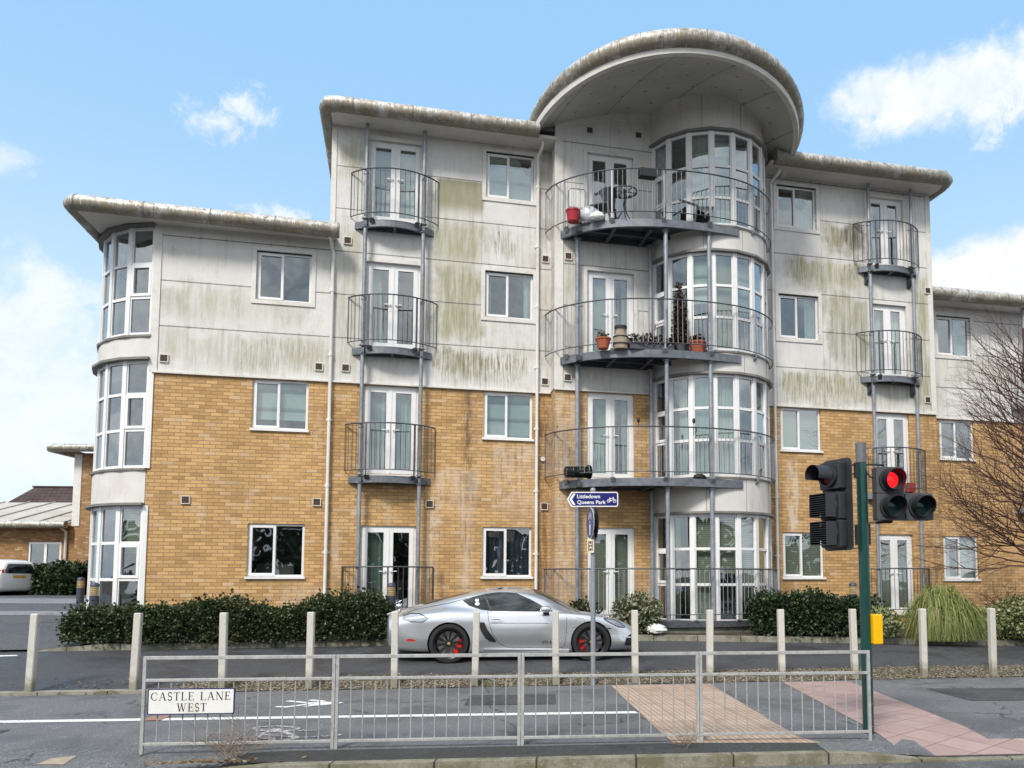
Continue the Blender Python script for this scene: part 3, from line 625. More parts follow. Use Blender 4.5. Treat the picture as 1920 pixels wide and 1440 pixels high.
for (u0, u1, z0, z1, d, k, s) in wins:
    y = -d; clad = k > 1; fy = y + .05
    b = MB(); frame4(b, u0, u1, z0, z1, fy, fy + .06, .05)
    um = u0 + (u1 - u0) * .47
    b.box(um - .028, fy - .002, z0 + .05, um + .028, fy + .058, z1 - .05)
    frame4(b, u0 + .035, um + .02, z0 + .035, z1 - .035, fy - .022, fy + .03, .052)      # opening sash stands proud
    w = b.build('window', M_upvc, blk, bevel=.004)
    b = MB()
    b.quad((u0 + .05, fy + .02, z0 + .05), (um, fy + .02, z0 + .05), (um, fy + .02, z1 - .05), (u0 + .05, fy + .02, z1 - .05)); b.quad((um, fy + .024, z0 + .05), (u1 - .05, fy + .024, z0 + .05), (u1 - .05, fy + .024, z1 - .05), (um, fy + .024, z1 - .05))
    b.build('pane', M_glass, w)
    if clad:
        b = MB(); frame4(b, u0 - .085, u1 + .085, z0 - .085, z1 + .085, y - .038, y - .0155, .086); b.build('surround', M_trim, w)
        b = MB(); b.box(u0, y - .0, z1 - .012, u1, y + .05, z1 - .002); b.build('drip_gap', M_seal, w)
    else:
        b = MB(); b.box(u0 - .03, y - .045, z0 - .035, u1 + .03, y + .048, z0 + .012); b.build('sill', M_upvc, w)
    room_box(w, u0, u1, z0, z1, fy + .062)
    c = CONT[s + str(k)]
    if 'roller' in c:
        b = MB(); f = c['roller']; yy = fy + .1
        if c.get('torn'):
            b.add([(u0 + .03, yy, z0), (u1 - .03, yy, z0), (u1 - .03, yy, z1 - .45), (u1 - .2, yy, z1 - .36), (u1 - .3, yy, z1 - .1), (u1 - .45, yy, z1), (u0 + .03, yy, z1)], [tuple(range(7))])
        else: b.quad((u0 + .03, yy, z1 - (z1 - z0) * f), (u1 - .03, yy, z1 - (z1 - z0) * f), (u1 - .03, yy, z1), (u0 + .03, yy, z1))
        b.build('blind', c.get('m', M_blind), w)
    if c.get('ven'): b = MB(); b.quad((u0 + .03, fy + .1, z0), (u1 - .03, fy + .1, z0), (u1 - .03, fy + .1, z1), (u0 + .03, fy + .1, z1)); b.build('blind', M_ven, w)
    if 'cur' in c:
        b = MB(); l, r_ = c['cur']; W_ = u1 - u0
        if l: drape(b, u0 + .02, u0 + W_ * l * .9, z0, z1, fy + .13)
        if r_: drape(b, u1 - W_ * r_ * .9, u1 - .02, z0, z1, fy + .13)
        b.build('curtain', c.get('m', M_curt), w)
# ---- french doors
DC = {'B0': 'dark', 'B1': 'cur', 'B2': 'cur1', 'B3': 'roller', 'C0': 'ven', 'C1': 'half', 'C2': 'half', 'C3': '', 'D0': 'venb', 'D1': '', 'D2': 'cur', 'D3': 'cur1'}
for (u0, u1, z0, z1, d, k, s) in doors:
    y = -d; fy = y + .05; um = (u0 + u1) / 2
    b = MB(); frame4(b, u0, u1, z0, z1, fy, fy + .07, .055)
    for a, c in ((u0 + .045, um - .002), (um + .002, u1 - .045)):
        frame4(b, a, c, z0 + .045, z1 - .045, fy - .015, fy + .045, .10)
    b.box(um - .02, fy - .025, z0 + .06, um + .02, fy - .0155, z1 - .06)
    w = b.build('french_door', M_upvc, blk, bevel=.004)
    b = MB()
    for a, c in ((u0 + .13, um - .09), (um + .09, u1 - .13)): b.quad((a, fy + .015, z0 + .13), (c, fy + .015, z0 + .13), (c, fy + .015, z1 - .13), (a, fy + .015, z1 - .13))
    b.build('pane', M_glass, w)
    b = MB()
    for sg in (-1, 1):
        x = um + sg * .055; b.box(x - .014, fy - .022, z0 + .86, x + .014, fy - .0155, z0 + 1.06); b.box(min(x, x + sg * .13), fy - .06, z0 + 1.0, max(x, x + sg * .13), fy - .045, z0 + 1.02); b.box(x - .01, fy - .05, z0 + 1.0, x + .01, fy - .022, z0 + 1.02)
    b.build('handle', M_upvc, w)
    b = MB(); b.box(u0 - .02, y - .05, z0 - .04, u1 + .02, y + .06, z0 - .001); b.build('threshold', M_upvc if k else M_trim, w)
    if k > 1:
        b = MB(); t_ = .085; b.box(u0 - t_, y - .038, z0, u0, y - .0155, z1 + t_); b.box(u1, y - .038, z0, u1 + t_, y - .0155, z1 + t_); b.box(u0, y - .038, z1, u1, y - .0155, z1 + t_); b.build('surround', M_trim, w)
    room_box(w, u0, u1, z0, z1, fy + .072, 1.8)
    q = DC[s + str(k)]; b = MB(); mm = M_curt
    if q == 'cur': drape(b, u0 + .05, u0 + .45, z0, z1, fy + .16); drape(b, u1 - .5, u1 - .05, z0, z1, fy + .16)
    if q == 'cur1': drape(b, u0 + .05, u0 + .42, z0, z1, fy + .16, None, .5)
    if q == 'roller': b.quad((u0, fy + .12, z0 + .1), (u1, fy + .12, z0 + .1), (u1, fy + .12, z1), (u0, fy + .12, z1)); mm = M_blind
    if q == 'half': b.quad((u0, fy + .12, z0 + .1), (um + .18, fy + .12, z0 + .1), (um + .18, fy + .12, z1), (u0, fy + .12, z1)); b.quad((um + .3, fy + .12, z0 + .1), (u1, fy + .12, z0 + .1), (u1, fy + .12, z1), (um + .3, fy + .12, z1)); mm = M_curtg
    if q in ('ven', 'venb'): b.quad((u0, fy + .12, z0 + .05), (u1, fy + .12, z0 + .05), (u1, fy + .12, z1), (u0, fy + .12, z1)); mm = M_ven
    if q == 'dark': drape(b, u0 + .05, u0 + .55, z0, z1, fy + .16); mm = M_curtg
    if b.v: b.build('curtain' if 'cur' in q or q == 'dark' else 'blind', mm, w)
# ---- faceted glazed bays
def ring(cu, cd, r, a0, a1, n): return [(cu + r * math.sin(R(lerp(a0, a1, i / n))), cd + r * math.cos(R(lerp(a0, a1, i / n)))) for i in range(n + 1)]
def bay(verts, z0, z1, tr, casements, contents, name='bay_window'):
    """verts: (u, d) corners left to right; tr: transom heights"""
    b = MB(); T = .075
    V = [Vector((u, -d, 0)) for u, d in verts]
    def fr(i): 
        a, c = V[i], V[i + 1]; x = (c - a).normalized(); n = Vector((x.y, -x.x, 0)); return a, c, x, n
    for i, v in enumerate(V):                       # corner posts
        ns = [fr(j)[3] for j in (i - 1, i) if 0 <= j < len(V) - 1]; n = sum(ns, Vector()).normalized(); x = Vector((-n.y, n.x, 0))
        w = .105; p = [v - x * w / 2 + n * .012, v + x * w / 2 + n * .012, v + x * w / 2 - n * .07, v - x * w / 2 - n * .07]
        b.prism([(q.x, q.y) for q in p], z0, z1)
    zz = [z0] + list(tr) + [z1]; g = MB()
    for i in range(len(V) - 1):
        a, c, x, n = fr(i); L = (c - a).length; aa = a + x * .055; cc = c - x * .055
        def bx(p, q, zl, zh, o0, o1): b.prism([(k.x, k.y) for k in (p + n * o0, q + n * o0, q - n * o1, p - n * o1)], zl, zh)
        bx(aa, cc, z0, z0 + .065, 0, .06); bx(aa, cc, z1 - .065, z1, 0, .06)
        for z in tr: bx(aa, cc, z - .03, z + .03, 0, .06)
        for r_ in range(len(zz) - 1):
            zl, zh = zz[r_] + .03, zz[r_ + 1] - .03
            if (i, r_) in casements:
                t_ = .06; bx(aa, aa + x * t_, zl, zh, .02, .04); bx(cc - x * t_, cc, zl, zh, .02, .04); bx(aa + x * t_, cc - x * t_, zl, zl + t_, .02, .04); bx(aa + x * t_, cc - x * t_, zh - t_, zh, .02, .04)
            else: bx(aa, aa + x * .022, zl, zh, -.004, .04); bx(cc - x * .022, cc, zl, zh, -.004, .04)
            jit = Vector((0, 0, 0)); k = rnd.uniform(-.004, .004)
            p, q = aa - n * (.03 + k), cc - n * (.03 - k); g.quad((p.x, p.y, zl), (q.x, q.y, zl), (q.x, q.y, zh), (p.x, p.y, zh))
    w = b.build(name, M_upvc, blk, bevel=.003); g.build('pane', M_glass, w)
    cm = {}
    for i, ct in contents.items():
        a, c, x, n = fr(i)
        for item in ct.split():
            kind = item[0]; b = cm.setdefault(kind, MB()); f0, f1 = 0.04, .96; top = z1; bot = z0
            if ':' in item:
                q = [float(s_) for s_ in item.split(':')[1:]]; f0, f1 = q[0], q[1]
                if len(q) > 2: bot = z1 - (z1 - z0) * q[2]
            N = 16 if kind in 'cgd' else 1; vs = []
            for j in range(N + 1):
                f = lerp(f0, f1, j / N); p = a + x * (c - a).length * f - n * (.14 + (.02 * math.sin(j * 2.4 + i) if N > 1 else 0))
                vs += [(p.x, p.y, bot), (p.x, p.y, top)]
            b.add(vs, [(2 * j, 2 * j + 2, 2 * j + 3, 2 * j + 1) for j in range(N)])
    for kd, b in cm.items():
        b.build({'c': 'curtain', 'g': 'curtain', 'd': 'curtain', 'r': 'blind', 'v': 'blind', 'y': 'blind'}[kd], {'c': M_curt, 'g': M_curtg, 'd': M_curtd, 'r': M_blind, 'v': M_ven, 'y': M_curtb}[kd], w)
    return w
def band(verts, z0, z1, name, mtl, thick=.0, smooth=True, parent=None):
    b = MB(); n = len(verts)
    b.add([(u, -d, z) for z in (z0, z1) for u, d in verts], [(i, i + 1, n + i + 1, n + i) for i in range(n - 1)])
    return b.build(name, mtl, parent or blk, smooth, angle=60)
def slab_ring(b, outer, inner, z0, z1):
    n = len(outer)
    b.add([(u, -d, z) for z in (z0, z1) for u, d in outer] + [(u, -d, z) for z in (z0, z1) for u, d in inner],
          [(i, i + 1, n + i + 1, n + i) for i in range(n - 1)] + [(n + i, n + i + 1, 3 * n + i + 1, 3 * n + i) for i in range(n - 1)] + [(i + 1, i, 2 * n + i, 2 * n + i + 1) for i in range(n - 1)] + [(0, n, 3 * n, 2 * n), (n - 1, 3 * n - 1, 4 * n - 1, 2 * n - 1)])
# drum tower
DU, DD, DR = 12.07, .06, 1.48
dv = ring(DU, DD, DR, -74, 66, 7)       # -74 ... +66, 20 degree facets
dv2 = ring(DU, DD, DR, -74, 86, 8)
DL = [(.70, 3.07, (1.52, 2.30)), (3.88, 6.17, (4.70, 5.42)), (6.70, 8.96, (7.47, 8.20)), (9.58, 11.79, (10.24, 10.98))]
CT = [{0: 'g:.5:.95', 1: 'g:.0:.3', 2: 'v', 3: 'v:0:1:.55', 4: 'v', 5: 'v:0:1:.6'}, {0: 'd:.0:.4', 1: 'c:.3:.95', 2: 'g', 3: 'c', 4: 'c:0:.4', 5: 'g:.5:1'},
      {0: '', 1: '', 2: 'r:0:1:.5', 3: 'y', 4: 'r:0:1:.6', 5: ''}, {0: 'c', 1: '', 2: 'c', 3: 'r', 4: '', 5: 'c:0:.5'}]
for k, (z0, z1, tr) in enumerate(DL):
    w = bay(dv2, z0, z1, tr, {(0, 1)}, CT[k])
    b = MB(); C = [(u, -d) for u, d in ring(DU, DD, .75, -90, 100, 14)]; b.add([(x, y, z) for z in (z0 - .3, z1 + .3) for x, y in C], [(i, i + 1, 15 + i + 1, 15 + i) for i in range(14)]); b.build('room', M_room, w)
    o = ring(DU, DD, DR - .07, -88, 95, 20); b = MB(); b.add([(DU, -DD, z1 - .002)] + [(u, -d, z1 - .002) for u, d in o], [(0, i + 1, i + 2) for i in range(20)]); b.add([(DU, -DD, z0 + .01)] + [(u, -d, z0 + .01) for u, d in o], [(0, i + 2, i + 1) for i in range(20)]); b.build('ceiling', M_room, w)
    b = MB(); slab_ring(b, ring(DU, DD, DR + .10, -78, 90, 8), ring(DU, DD, DR - .05, -78, 90, 8), z1, z1 + .05); slab_ring(b, ring(DU, DD, DR + .05, -76, 90, 8), ring(DU, DD, DR - .05, -76, 90, 8), z0 - .045, z0); build_split(b, 'lip', M_lead, w)
for (z0, z1) in ((3.12, 3.835), (6.22, 6.655), (9.01, 9.535), (11.84, 13.0)):
    band(ring(DU, DD, DR + .012, -76, 95, 40), z0, z1, 'curved_band', M_panel)
band(ring(DU, DD, DR + .0, -78, 95, 24), .2, .655, 'drum_plinth', simple('plinth_render', (.16, .155, .13), .9, 0, .4, 8, .2, ((.06, .08, .03), .7)))
b = MB()                                  # joints of the curved bands
for (z0, z1) in ((3.13, 3.83), (6.23, 6.65), (9.02, 9.53), (11.85, 12.75)):
    for a in (-22, 14, 48):
        u, d = DU + (DR + .015) * math.sin(R(a)), DD + (DR + .015) * math.cos(R(a)); b.tube([(u, -d, z0), (u, -d, z1)], .005, 4)
b.build('panel_joint', M_lead, blk)
# corner bay at the left end
BU, BD, BR = .29, -1.77, 1.80
bv = ring(BU, BD, BR, -101, -11, 5)
BL = [(.35, 3.13, (1.63, 2.37)), (3.89, 6.13, (4.68, 5.43)), (6.66, 8.96, (7.46, 8.18))]
CB = [{4: 'v:0:1:.35', 3: 'd:0:.25', 2: ''}, {4: 'g:.8:1.0', 3: '', 2: ''}, {4: '', 3: 'c:.5:.95', 2: 'c:.3:1'}]
for k, (z0, z1, tr) in enumerate(BL):
    w = bay(bv, z0, z1, tr, {(4, 1)}, CB[k])
    b = MB(); b.quad((-.9, 2.6, z0 - .2), (1.0, .75, z0 - .2), (1.0, .75, z1 + .2), (-.9, 2.6, z1 + .2)); b.build('room', M_room, w)
    o = ring(BU, BD, BR - .07, -108, -4, 14); b = MB(); b.add([(.6, 2.2, z1 - .002)] + [(u, -d, z1 - .002) for u, d in o], [(0, i + 1, i + 2) for i in range(14)]); b.add([(.6, 2.2, z0 + .01)] + [(u, -d, z0 + .01) for u, d in o], [(0, i + 2, i + 1) for i in range(14)]); b.build('ceiling', M_room, w)
    b = MB(); slab_ring(b, ring(BU, BD, BR + .13, -101, -11, 5), ring(BU, BD, BR - .05, -101, -11, 5), z1, z1 + .05); slab_ring(b, ring(BU, BD, BR + .06, -101, -11, 5), ring(BU, BD, BR - .05, -101, -11, 5), z0 - .045, z0); build_split(b, 'lip', M_lead, w)
    b = MB(); b.box(-.07, -.03, z0, .02, .06, z1); b.build('jamb', M_upvc, w)
for (z0, z1) in ((3.18, 3.845), (6.18, 6.615), (9.01, 9.2)):
    band(ring(BU, BD, BR + .012, -103, -11, 26), z0, z1, 'curved_band', M_panel)
# ---- roofs: bullnose eaves, soffits, coping
def eave(pts, r, name='eave', seams=1.25, round_end=(True, True)):
    b = MB(); P_ = [Vector(p) for p in pts]; full = []; rr = []
    d0 = (P_[0] - P_[1]).normalized(); d1 = (P_[-1] - P_[-2]).normalized()
    if round_end[0]:
        for a in (80, 60, 40, 20): full.append(P_[0] + d0 * r * math.sin(R(a))); rr.append(r * math.cos(R(a)))
    for p in P_: full.append(p); rr.append(r)
    if round_end[1]:
        for a in (20, 40, 60, 80): full.append(P_[-1] + d1 * r * math.sin(R(a))); rr.append(r * math.cos(R(a)))
    b.tube(full, rr, 20)
    L = 0
    for a, c in zip(P_, P_[1:]):
        s_ = (c - a).length; x = seams - (L % seams)
        while x < s_: q = a + (c - a) * (x / s_); dd = (c - a).normalized() * .012; b.cur = 1; b.tube([q - dd, q + dd], r + .004, 20); b.cur = 0; x += seams
        L += s_
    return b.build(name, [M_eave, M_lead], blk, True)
# wing roof, main roof left, main roof right, right wing
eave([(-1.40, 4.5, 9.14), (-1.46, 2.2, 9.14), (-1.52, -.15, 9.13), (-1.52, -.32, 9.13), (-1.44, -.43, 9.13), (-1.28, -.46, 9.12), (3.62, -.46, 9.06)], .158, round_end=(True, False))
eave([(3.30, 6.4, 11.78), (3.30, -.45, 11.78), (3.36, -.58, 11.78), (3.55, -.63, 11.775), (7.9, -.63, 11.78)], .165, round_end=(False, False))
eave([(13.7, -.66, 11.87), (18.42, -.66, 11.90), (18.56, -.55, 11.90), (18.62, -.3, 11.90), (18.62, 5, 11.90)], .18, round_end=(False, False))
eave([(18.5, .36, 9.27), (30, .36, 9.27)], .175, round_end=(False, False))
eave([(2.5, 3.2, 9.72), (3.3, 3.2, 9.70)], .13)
b = MB()
def soff(x0, y0, x1, y1, z, zin, t_=.06): b.add([(x0, y0, z), (x1, y0, z), (x1, y1, zin), (x0, y1, zin), (x0, y0, z + t_), (x1, y0, z + t_), (x1, y1, zin + t_), (x0, y1, zin + t_)], [(0, 3, 2, 1), (4, 5, 6, 7), (0, 1, 5, 4), (1, 2, 6, 5), (2, 3, 7, 6), (3, 0, 4, 7)])
soff(-1.48, -.44, 3.55, 4.4, 9.0, 9.12); soff(3.32, -.6, 8.3, 8.8, 11.64, 11.80); soff(13.6, -.63, 18.6, 8.8, 11.74, 11.98); soff(18.49, .40, 30, 8.8, 9.13, 9.13)
b.build('soffit', M_panel, blk)
b = MB()
b.box(-1.3, -.3, 9.19, 3.42, 8.9, 9.26); b.box(3.4, -.5, 11.87, 8.3, 8.9, 11.95); b.box(8.3, .2, 11.87, 18.5, 8.9, 12.05); b.box(18.5, .4, 9.34, 30, 8.9, 9.40)
b.build('roof', M_roof, blk)
# round canopy
CU, CD, CR, CT_ = 11.02, -.03, 3.24, .2
def cz(r, a): return lerp(12.55, 11.74, min(1, (r / 3.2) ** 2)) + CT_ * r * math.cos(a)
b = MB(); vs = []; nr, na = 12, 72
for j in range(nr + 1):
    r_ = 3.16 * j / nr
    for i in range(na): a = 2 * math.pi * i / na; vs.append((CU + r_ * math.sin(a), -(CD + r_ * math.cos(a)), cz(r_, a)))
b.add(vs, [(j * na + i, (j + 1) * na + i, (j + 1) * na + (i + 1) % na, j * na + (i + 1) % na) for j in range(nr) for i in range(na)])
b.build('canopy_soffit', M_soff, blk, True)
b = MB(); vs = []
prof = [(3.16, 0.0), (3.13, -.05), (3.25, -.075), (3.27, .05)]
for (r_, dz) in prof:
    for i in range(na): a = 2 * math.pi * i / na; vs.append((CU + r_ * math.sin(a), -(CD + r_ * math.cos(a)), 11.76 + CT_ * r_ * math.cos(a) + dz))
b.add(vs, [(j * na + i, (j + 1) * na + i, (j + 1) * na + (i + 1) % na, j * na + (i + 1) % na) for j in range(len(prof) - 1) for i in range(na)])
b.build('canopy_lip', M_trim, blk, True)
b = MB(); pts = []
for i in range(97): a = R(-125 + 250 * i / 96); pts.append((CU + 3.13 * math.sin(a), -(CD + .10 + 3.13 * math.cos(a)), 12.04 + .19 * 3.13 * math.cos(a)))
b.tube(pts, .205, 20); b.cur = 1
for i in range(2, 96, 3): p, q = Vector(pts[i]), Vector(pts[i + 1]); dd = (q - p).normalized() * .008; b.tube([p - dd, p + dd], .208, 20)
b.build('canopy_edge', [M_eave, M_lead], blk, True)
b = MB(); vs = []
for j in range(8):
    r_ = 3.13 * j / 7
    for i in range(na): a = 2 * math.pi * i / na; vs.append((CU + r_ * math.sin(a), -(CD + .1 + r_ * math.cos(a)), lerp(12.9, 12.22, (r_ / 3.13) ** 2) + CT_ * .82 * r_ * math.cos(a)))
b.add(vs, [(j * na + i, j * na + (i + 1) % na, (j + 1) * na + (i + 1) % na, (j + 1) * na + i) for j in range(7) for i in range(na)]); b.build('canopy_roof', M_roof, blk, True)
# arched trim where the canopy meets the recessed wall
b = MB(); pts = []
for i in range(15):
    u = lerp(8.5, 10.55, i / 14); r_ = math.hypot(u - CU, .47 - CD); a = math.atan2(u - CU, .47 - CD); pts.append(cz(r_, a))
for i in range(14): u = lerp(8.5, 10.55, i / 14); u2 = lerp(8.5, 10.55, (i + 1) / 14); b.add([(u, -.485, pts[i] - .16), (u2, -.485, pts[i + 1] - .16), (u2, -.485, pts[i + 1] + .03), (u, -.485, pts[i] + .03), (u, -.465, pts[i] - .16), (u2, -.465, pts[i + 1] - .16)], [(0, 1, 2, 3), (0, 4, 5, 1)])
b.build('arched_trim', M_trim, blk)
# ---- downpipes, vents
def downpipe(u, z0, z1, elbow, d=.075, r=.036):
    b = MB(); y = -d
    pts = [(u, y, z0), (u, y, z1)]
    if elbow: pts += [(u - .02, y - .02, z1 + .06), (u + elbow[0] * .7, y - .22, z1 + .16), (u + elbow[0], y - .34, z1 + .2), (u + elbow[0], y - .36, z1 + .34)]
    b.tube(pts, r, 12)
    z = z0 + .3
    while z < z1: b.tube([(u, y, z), (u, y, z + .07)], r + .009, 12); b.box(u - .06, y + .03, z + .01, u + .06, -.0, z + .05); z += 1.42
    return b.build('downpipe', M_pipe, blk, True)
downpipe(3.48, .45, 8.72, (-.05, 0)); downpipe(7.98, .45, 11.35, (.05, 0)); downpipe(13.88, .45, 11.45, (.06, 0))
b = MB()
for (u, z, d) in ((.2, 6.18, 0), (3.24, 6.19, 0), (3.79, 6.2, 0), (.71, 3.26, 0), (3.27, 3.27, 0), (3.77, 9.04, 0), (5.62, 3.28, 0), (8.17, 3.28, 0), (18.2, 6.25, 0), (18.31, 9.15, 0), (9.12, 12.02, .45), (10.3, 12.06, .45), (8.62, 8.97, .45), (8.61, 6.16, .45), (8.17, 9.04, 0), (8.17, 6.15, 0)):
    b = MB(); y = -d - .016 - (0 if z > 5.9 else -.012)
    frame4(b, u - .085, u + .085, z - .085, z + .085, y - .03, y, .016)
    v = b.build('wall_vent', M_trim, blk); b = MB(); b.box(u - .068, y - .022, z - .075, u + .068, y - .001, z + .068)
    for i in range(4): b.box(u - .066, y - .028, z - .06 + i * .033, u + .066, y - .0225, z - .045 + i * .033)
    b.build('grille', M_vent, v)
b = MB(); b.tube([(8.13, -.002, 4.36), (8.13, -.05, 4.36)], .055, 14); b.build('flue', M_trim, blk, True)
# ---- balconies
def railing(path, z0, z1, parent, sp=.105, posts=(), name='railing', base=None, top_r=.016, bars=None):
    """path (u, d) polyline, smooth; returns the railing mesh"""
    P_ = [Vector((u, -d, 0)) for u, d in path]; b = MB()
    up = lambda z: [(p.x, p.y, z) for p in P_]
    b.tube(up(z1), top_r, 8); b.tube(up(z0), .011, 6)
    L = [0]
    for a, c in zip(P_, P_[1:]): L.append(L[-1] + (c - a).length)
    n = max(2, round(L[-1] / sp))
    def at(s_):
        for i in range(len(L) - 1):
            if s_ <= L[i + 1] + 1e-9: f = (s_ - L[i]) / (L[i + 1] - L[i]); return P_[i].lerp(P_[i + 1], f), (P_[i + 1] - P_[i]).normalized()
        return P_[-1], (P_[-1] - P_[-2]).normalized()
    b.cur = 1
    for i in range(n + 1): p, _ = at(L[-1] * i / n); b.tube([(p.x, p.y, z0), (p.x, p.y, z1)], .0068, 5, False)
    for f in posts:
        p, x = at(L[-1] * f); nn = Vector((x.y, -x.x, 0)); b.bar((p.x, p.y, z0 - .12), (p.x, p.y, z1), .03, .012, nn)
        q = p - nn * .09
        b.bar((p.x, p.y, z0 - .12), (q.x, q.y, z0 - .12), .09, .012); b.bar((p.x, p.y, z0 - .12), (p.x - nn.x * .07, p.y - nn.y * .07, z0 - .20), .09, .012)
    return b.build(name, [M_rail, bars or M_rail], parent)
def small_balcony(uc, k, zd, first=False, brackets=False, hw=.87, sag=.36):
    Rr = (hw * hw + sag * sag) / (2 * sag); cd = sag - Rr; am = math.degrees(math.asin(hw / Rr))
    arc = ring(uc, cd, Rr, -am, am, 20); inner = [(uc + (u - uc) * .93, max(.01, d - .06)) for u, d in arc]
    if zd > 1.5:
        b = MB()
        # steel channel following the arc, deck boards inside
        slab_ring(b, arc, inner, zd - .15, zd + .0); b.box(uc - hw + .03, -.05, zd - .15, uc + hw - .03, -.016, zd - .004)
        for dx in (-.62, 0, .62): b.box(uc + dx - .03, -.30 if dx else -.33, zd - .145, uc + dx + .03, -.05, zd - .04)
        w = b.build('balcony', M_steeld, blk)
        b = MB(); b.prism([(u, -max(d, .017)) for u, d in inner], zd - .035, zd - .006); b.build('deck', M_deck, w)
    else: w = None
    hw2 = hw + .08; R2 = (hw2 ** 2 + (sag + .07) ** 2) / (2 * (sag + .07)); am2 = math.degrees(math.asin(hw2 / R2))
    railing(ring(uc, sag + .07 - R2 + .03, R2, -am2, am2, 24), zd + .12, zd + 1.12, w or blk, .105, (.26, .74) if zd > 1.5 else (0, .5, 1), 'railing')
    if brackets:
        b = MB()
        for s_ in (-1, 1): b.bar((uc + s_ * .62, -.02, zd - .45), (uc + s_ * .62, -.02, zd - .16), .09, .05); b.bar((uc + s_ * .62, -.03, zd - .42), (uc + s_ * .62, -.30, zd - .17), .07, .05)
        build_split(b, 'bracket', M_rail, w)
    return w
for uc, dl, br in ((4.765, (.78, 3.84, 6.64, 9.46), False), (17.13, (.78, 3.78, 6.74, 9.60), True)):
    for k, zd in enumerate(dl): small_balcony(uc, k, zd, brackets=br and k > 1)
    for s_ in (-1, 1):
        b = MB(); x = uc + s_ * .62; y = -.22
        for z0, z1 in zip((.4,) + dl[1:], (dl[1] - .15, dl[2] - .15, dl[3] - .15, 11.72)): b.tube([(x, y, z0 + (.0 if z0 > 1 else 0)), (x, y, z1)], .042, 12)
        for z in dl[1:]: b.tube([(x, y, z + .02), (x, y, z + .04)], .075, 12); b.tube([(x, y, z - .165), (x, y, z - .152)], .07, 12); b.tube([(x, y, z + 1.03), (x, y, z + 1.09)], .055, 12)
        b.build('balcony_pole', M_steel, blk, True)
# the round balconies
RB = (11.08, -1.5, 3.28); RR = (DU, DD, DR + .16)
def smooth2(P_, n=6):
    o = []
    for i in range(len(P_) - 1):
        p0, p1, p2, p3 = P_[max(0, i - 1)], P_[i], P_[i + 1], P_[min(len(P_) - 1, i + 2)]
        for k in range(n): t_ = k / n; o.append(tuple(.5 * (2 * b_ + (c_ - a_) * t_ + (2 * a_ - 5 * b_ + 4 * c_ - d_) * t_ * t_ + (3 * b_ - a_ - 3 * c_ + d_) * t_ ** 3) for a_, b_, c_, d_ in zip(p0, p1, p2, p3)))
    return o + [P_[-1]]
HP = smooth2([(8.17, .03), (8.24, .34), (8.42, .66), (8.66, .93), (8.92, 1.15), (9.31, 1.40), (9.88, 1.60), (10.5, 1.71), (11.15, 1.755), (11.7, 1.735), (12.3, 1.63), (12.78, 1.43), (13.2, 1.12), (13.48, .80), (13.64, .42), (13.68, .03)])
dk = smooth2([(8.42, .47), (8.66, .80), (9.05, 1.14), (9.45, 1.37), (10.0, 1.55), (10.6, 1.65), (11.25, 1.67), (11.9, 1.63), (12.33, 1.565)])
DKC = (10.6, -1.2, 3)
for k, zd in enumerate((.76, 3.80, 6.60, 9.52)):
    b = MB(); w = None
    if k:
        inner = [(DKC[0] + (u - DKC[0]) * .975, DKC[1] + (d - DKC[1]) * .975) for u, d in dk]
        slab_ring(b, dk, inner, zd - .17, zd)
        w = b.build('balcony', M_steeld, blk, False); end = inner[-1]; b = MB()
        for (p, q) in (((8.75, .47), (8.75, 1.0)), ((9.5, .47), (9.5, 1.28)), ((10.3, .47), (10.3, 1.42))):
            b.bar((p[0], -p[1], zd - .11), (q[0], -q[1], zd - .11), .07, .12)
        b.bar((8.45, -.50, zd - .1), (10.6, -.50, zd - .1), .06, .13)
        b.bar((8.75, -.95, zd - .1), (11.0, -.95, zd - .1), .05, .1)
        build_split(b, 'shaded_beam', M_rail, w)  # dark railing colour puts the shade under the deck into the beams
        b = MB(); arcd = [(DU + (DR + .02) * math.sin(R(a)), DD + (DR + .02) * math.cos(R(a))) for a in range(10, -76, -4)]
        b.prism([(u, -d) for u, d in inner] + [(u, -d) for u, d in arcd if u < end[0] - .02] + [(10.62, -.47)], zd - .035, zd - .006); b.build('deck', M_deck, w)
    railing(HP, zd + .13, zd + 1.10, w or blk, .108, (.11, .27, .43, .58, .75) if k else (0, .2, .4, .52, .66, .8, 1), bars=M_bars)
for (u, d, zb) in ((8.80, .62, .4), (10.53, .62, .4), (10.60, 1.50, .45), (11.60, 1.545, .45)):
    b = MB()
    for z0, z1 in ((zb, 3.63), (3.80, 6.43), (6.60, 9.35)): b.tube([(u, -d, z0), (u, -d, z1)], .048, 14)
    for z in (3.62, 6.42, 9.34): b.tube([(u, -d, z - .02), (u, -d, z)], .08, 14)
    for z in (3.80, 6.60): b.tube([(u, -d, z), (u, -d, z + .02)], .08, 14)
    b.build('balcony_pole', M_steel, blk, True)
# patio slab under the round tower
b = MB(); b.prism([(u, -d) for u, d in [(p[0], p[1] - .04) for p in HP] + [(13.4, -.1), (8.5, -.1)]], .62, .745); b.build('patio_slab', M_rail, blk)
b = MB(); b.prism([(lerp(11, u, .97), -d * .94) for u, d in HP] + [(13.3, .1), (8.5, .1)], .2, .615); b.build('patio_plinth', MT['plinth_render'], blk)
# right wing: balcony poles and decks that reach into the frame
for z in (3.6, 6.5):
    b = MB(); b.box(21.55, .45, z - .16, 23.6, .93, z); w = b.build('balcony', M_steel, blk); railing([(21.5, -.9), (21.55, -.55), (22.2, -.35), (23, -.35), (23.6, -.6)], z + .12, z + 1.1, w)
b = MB(); b.tube([(21.72, .5, .5), (21.72, .5, 9.15)], .045, 12); b.build('balcony_pole', M_steel, blk, True)
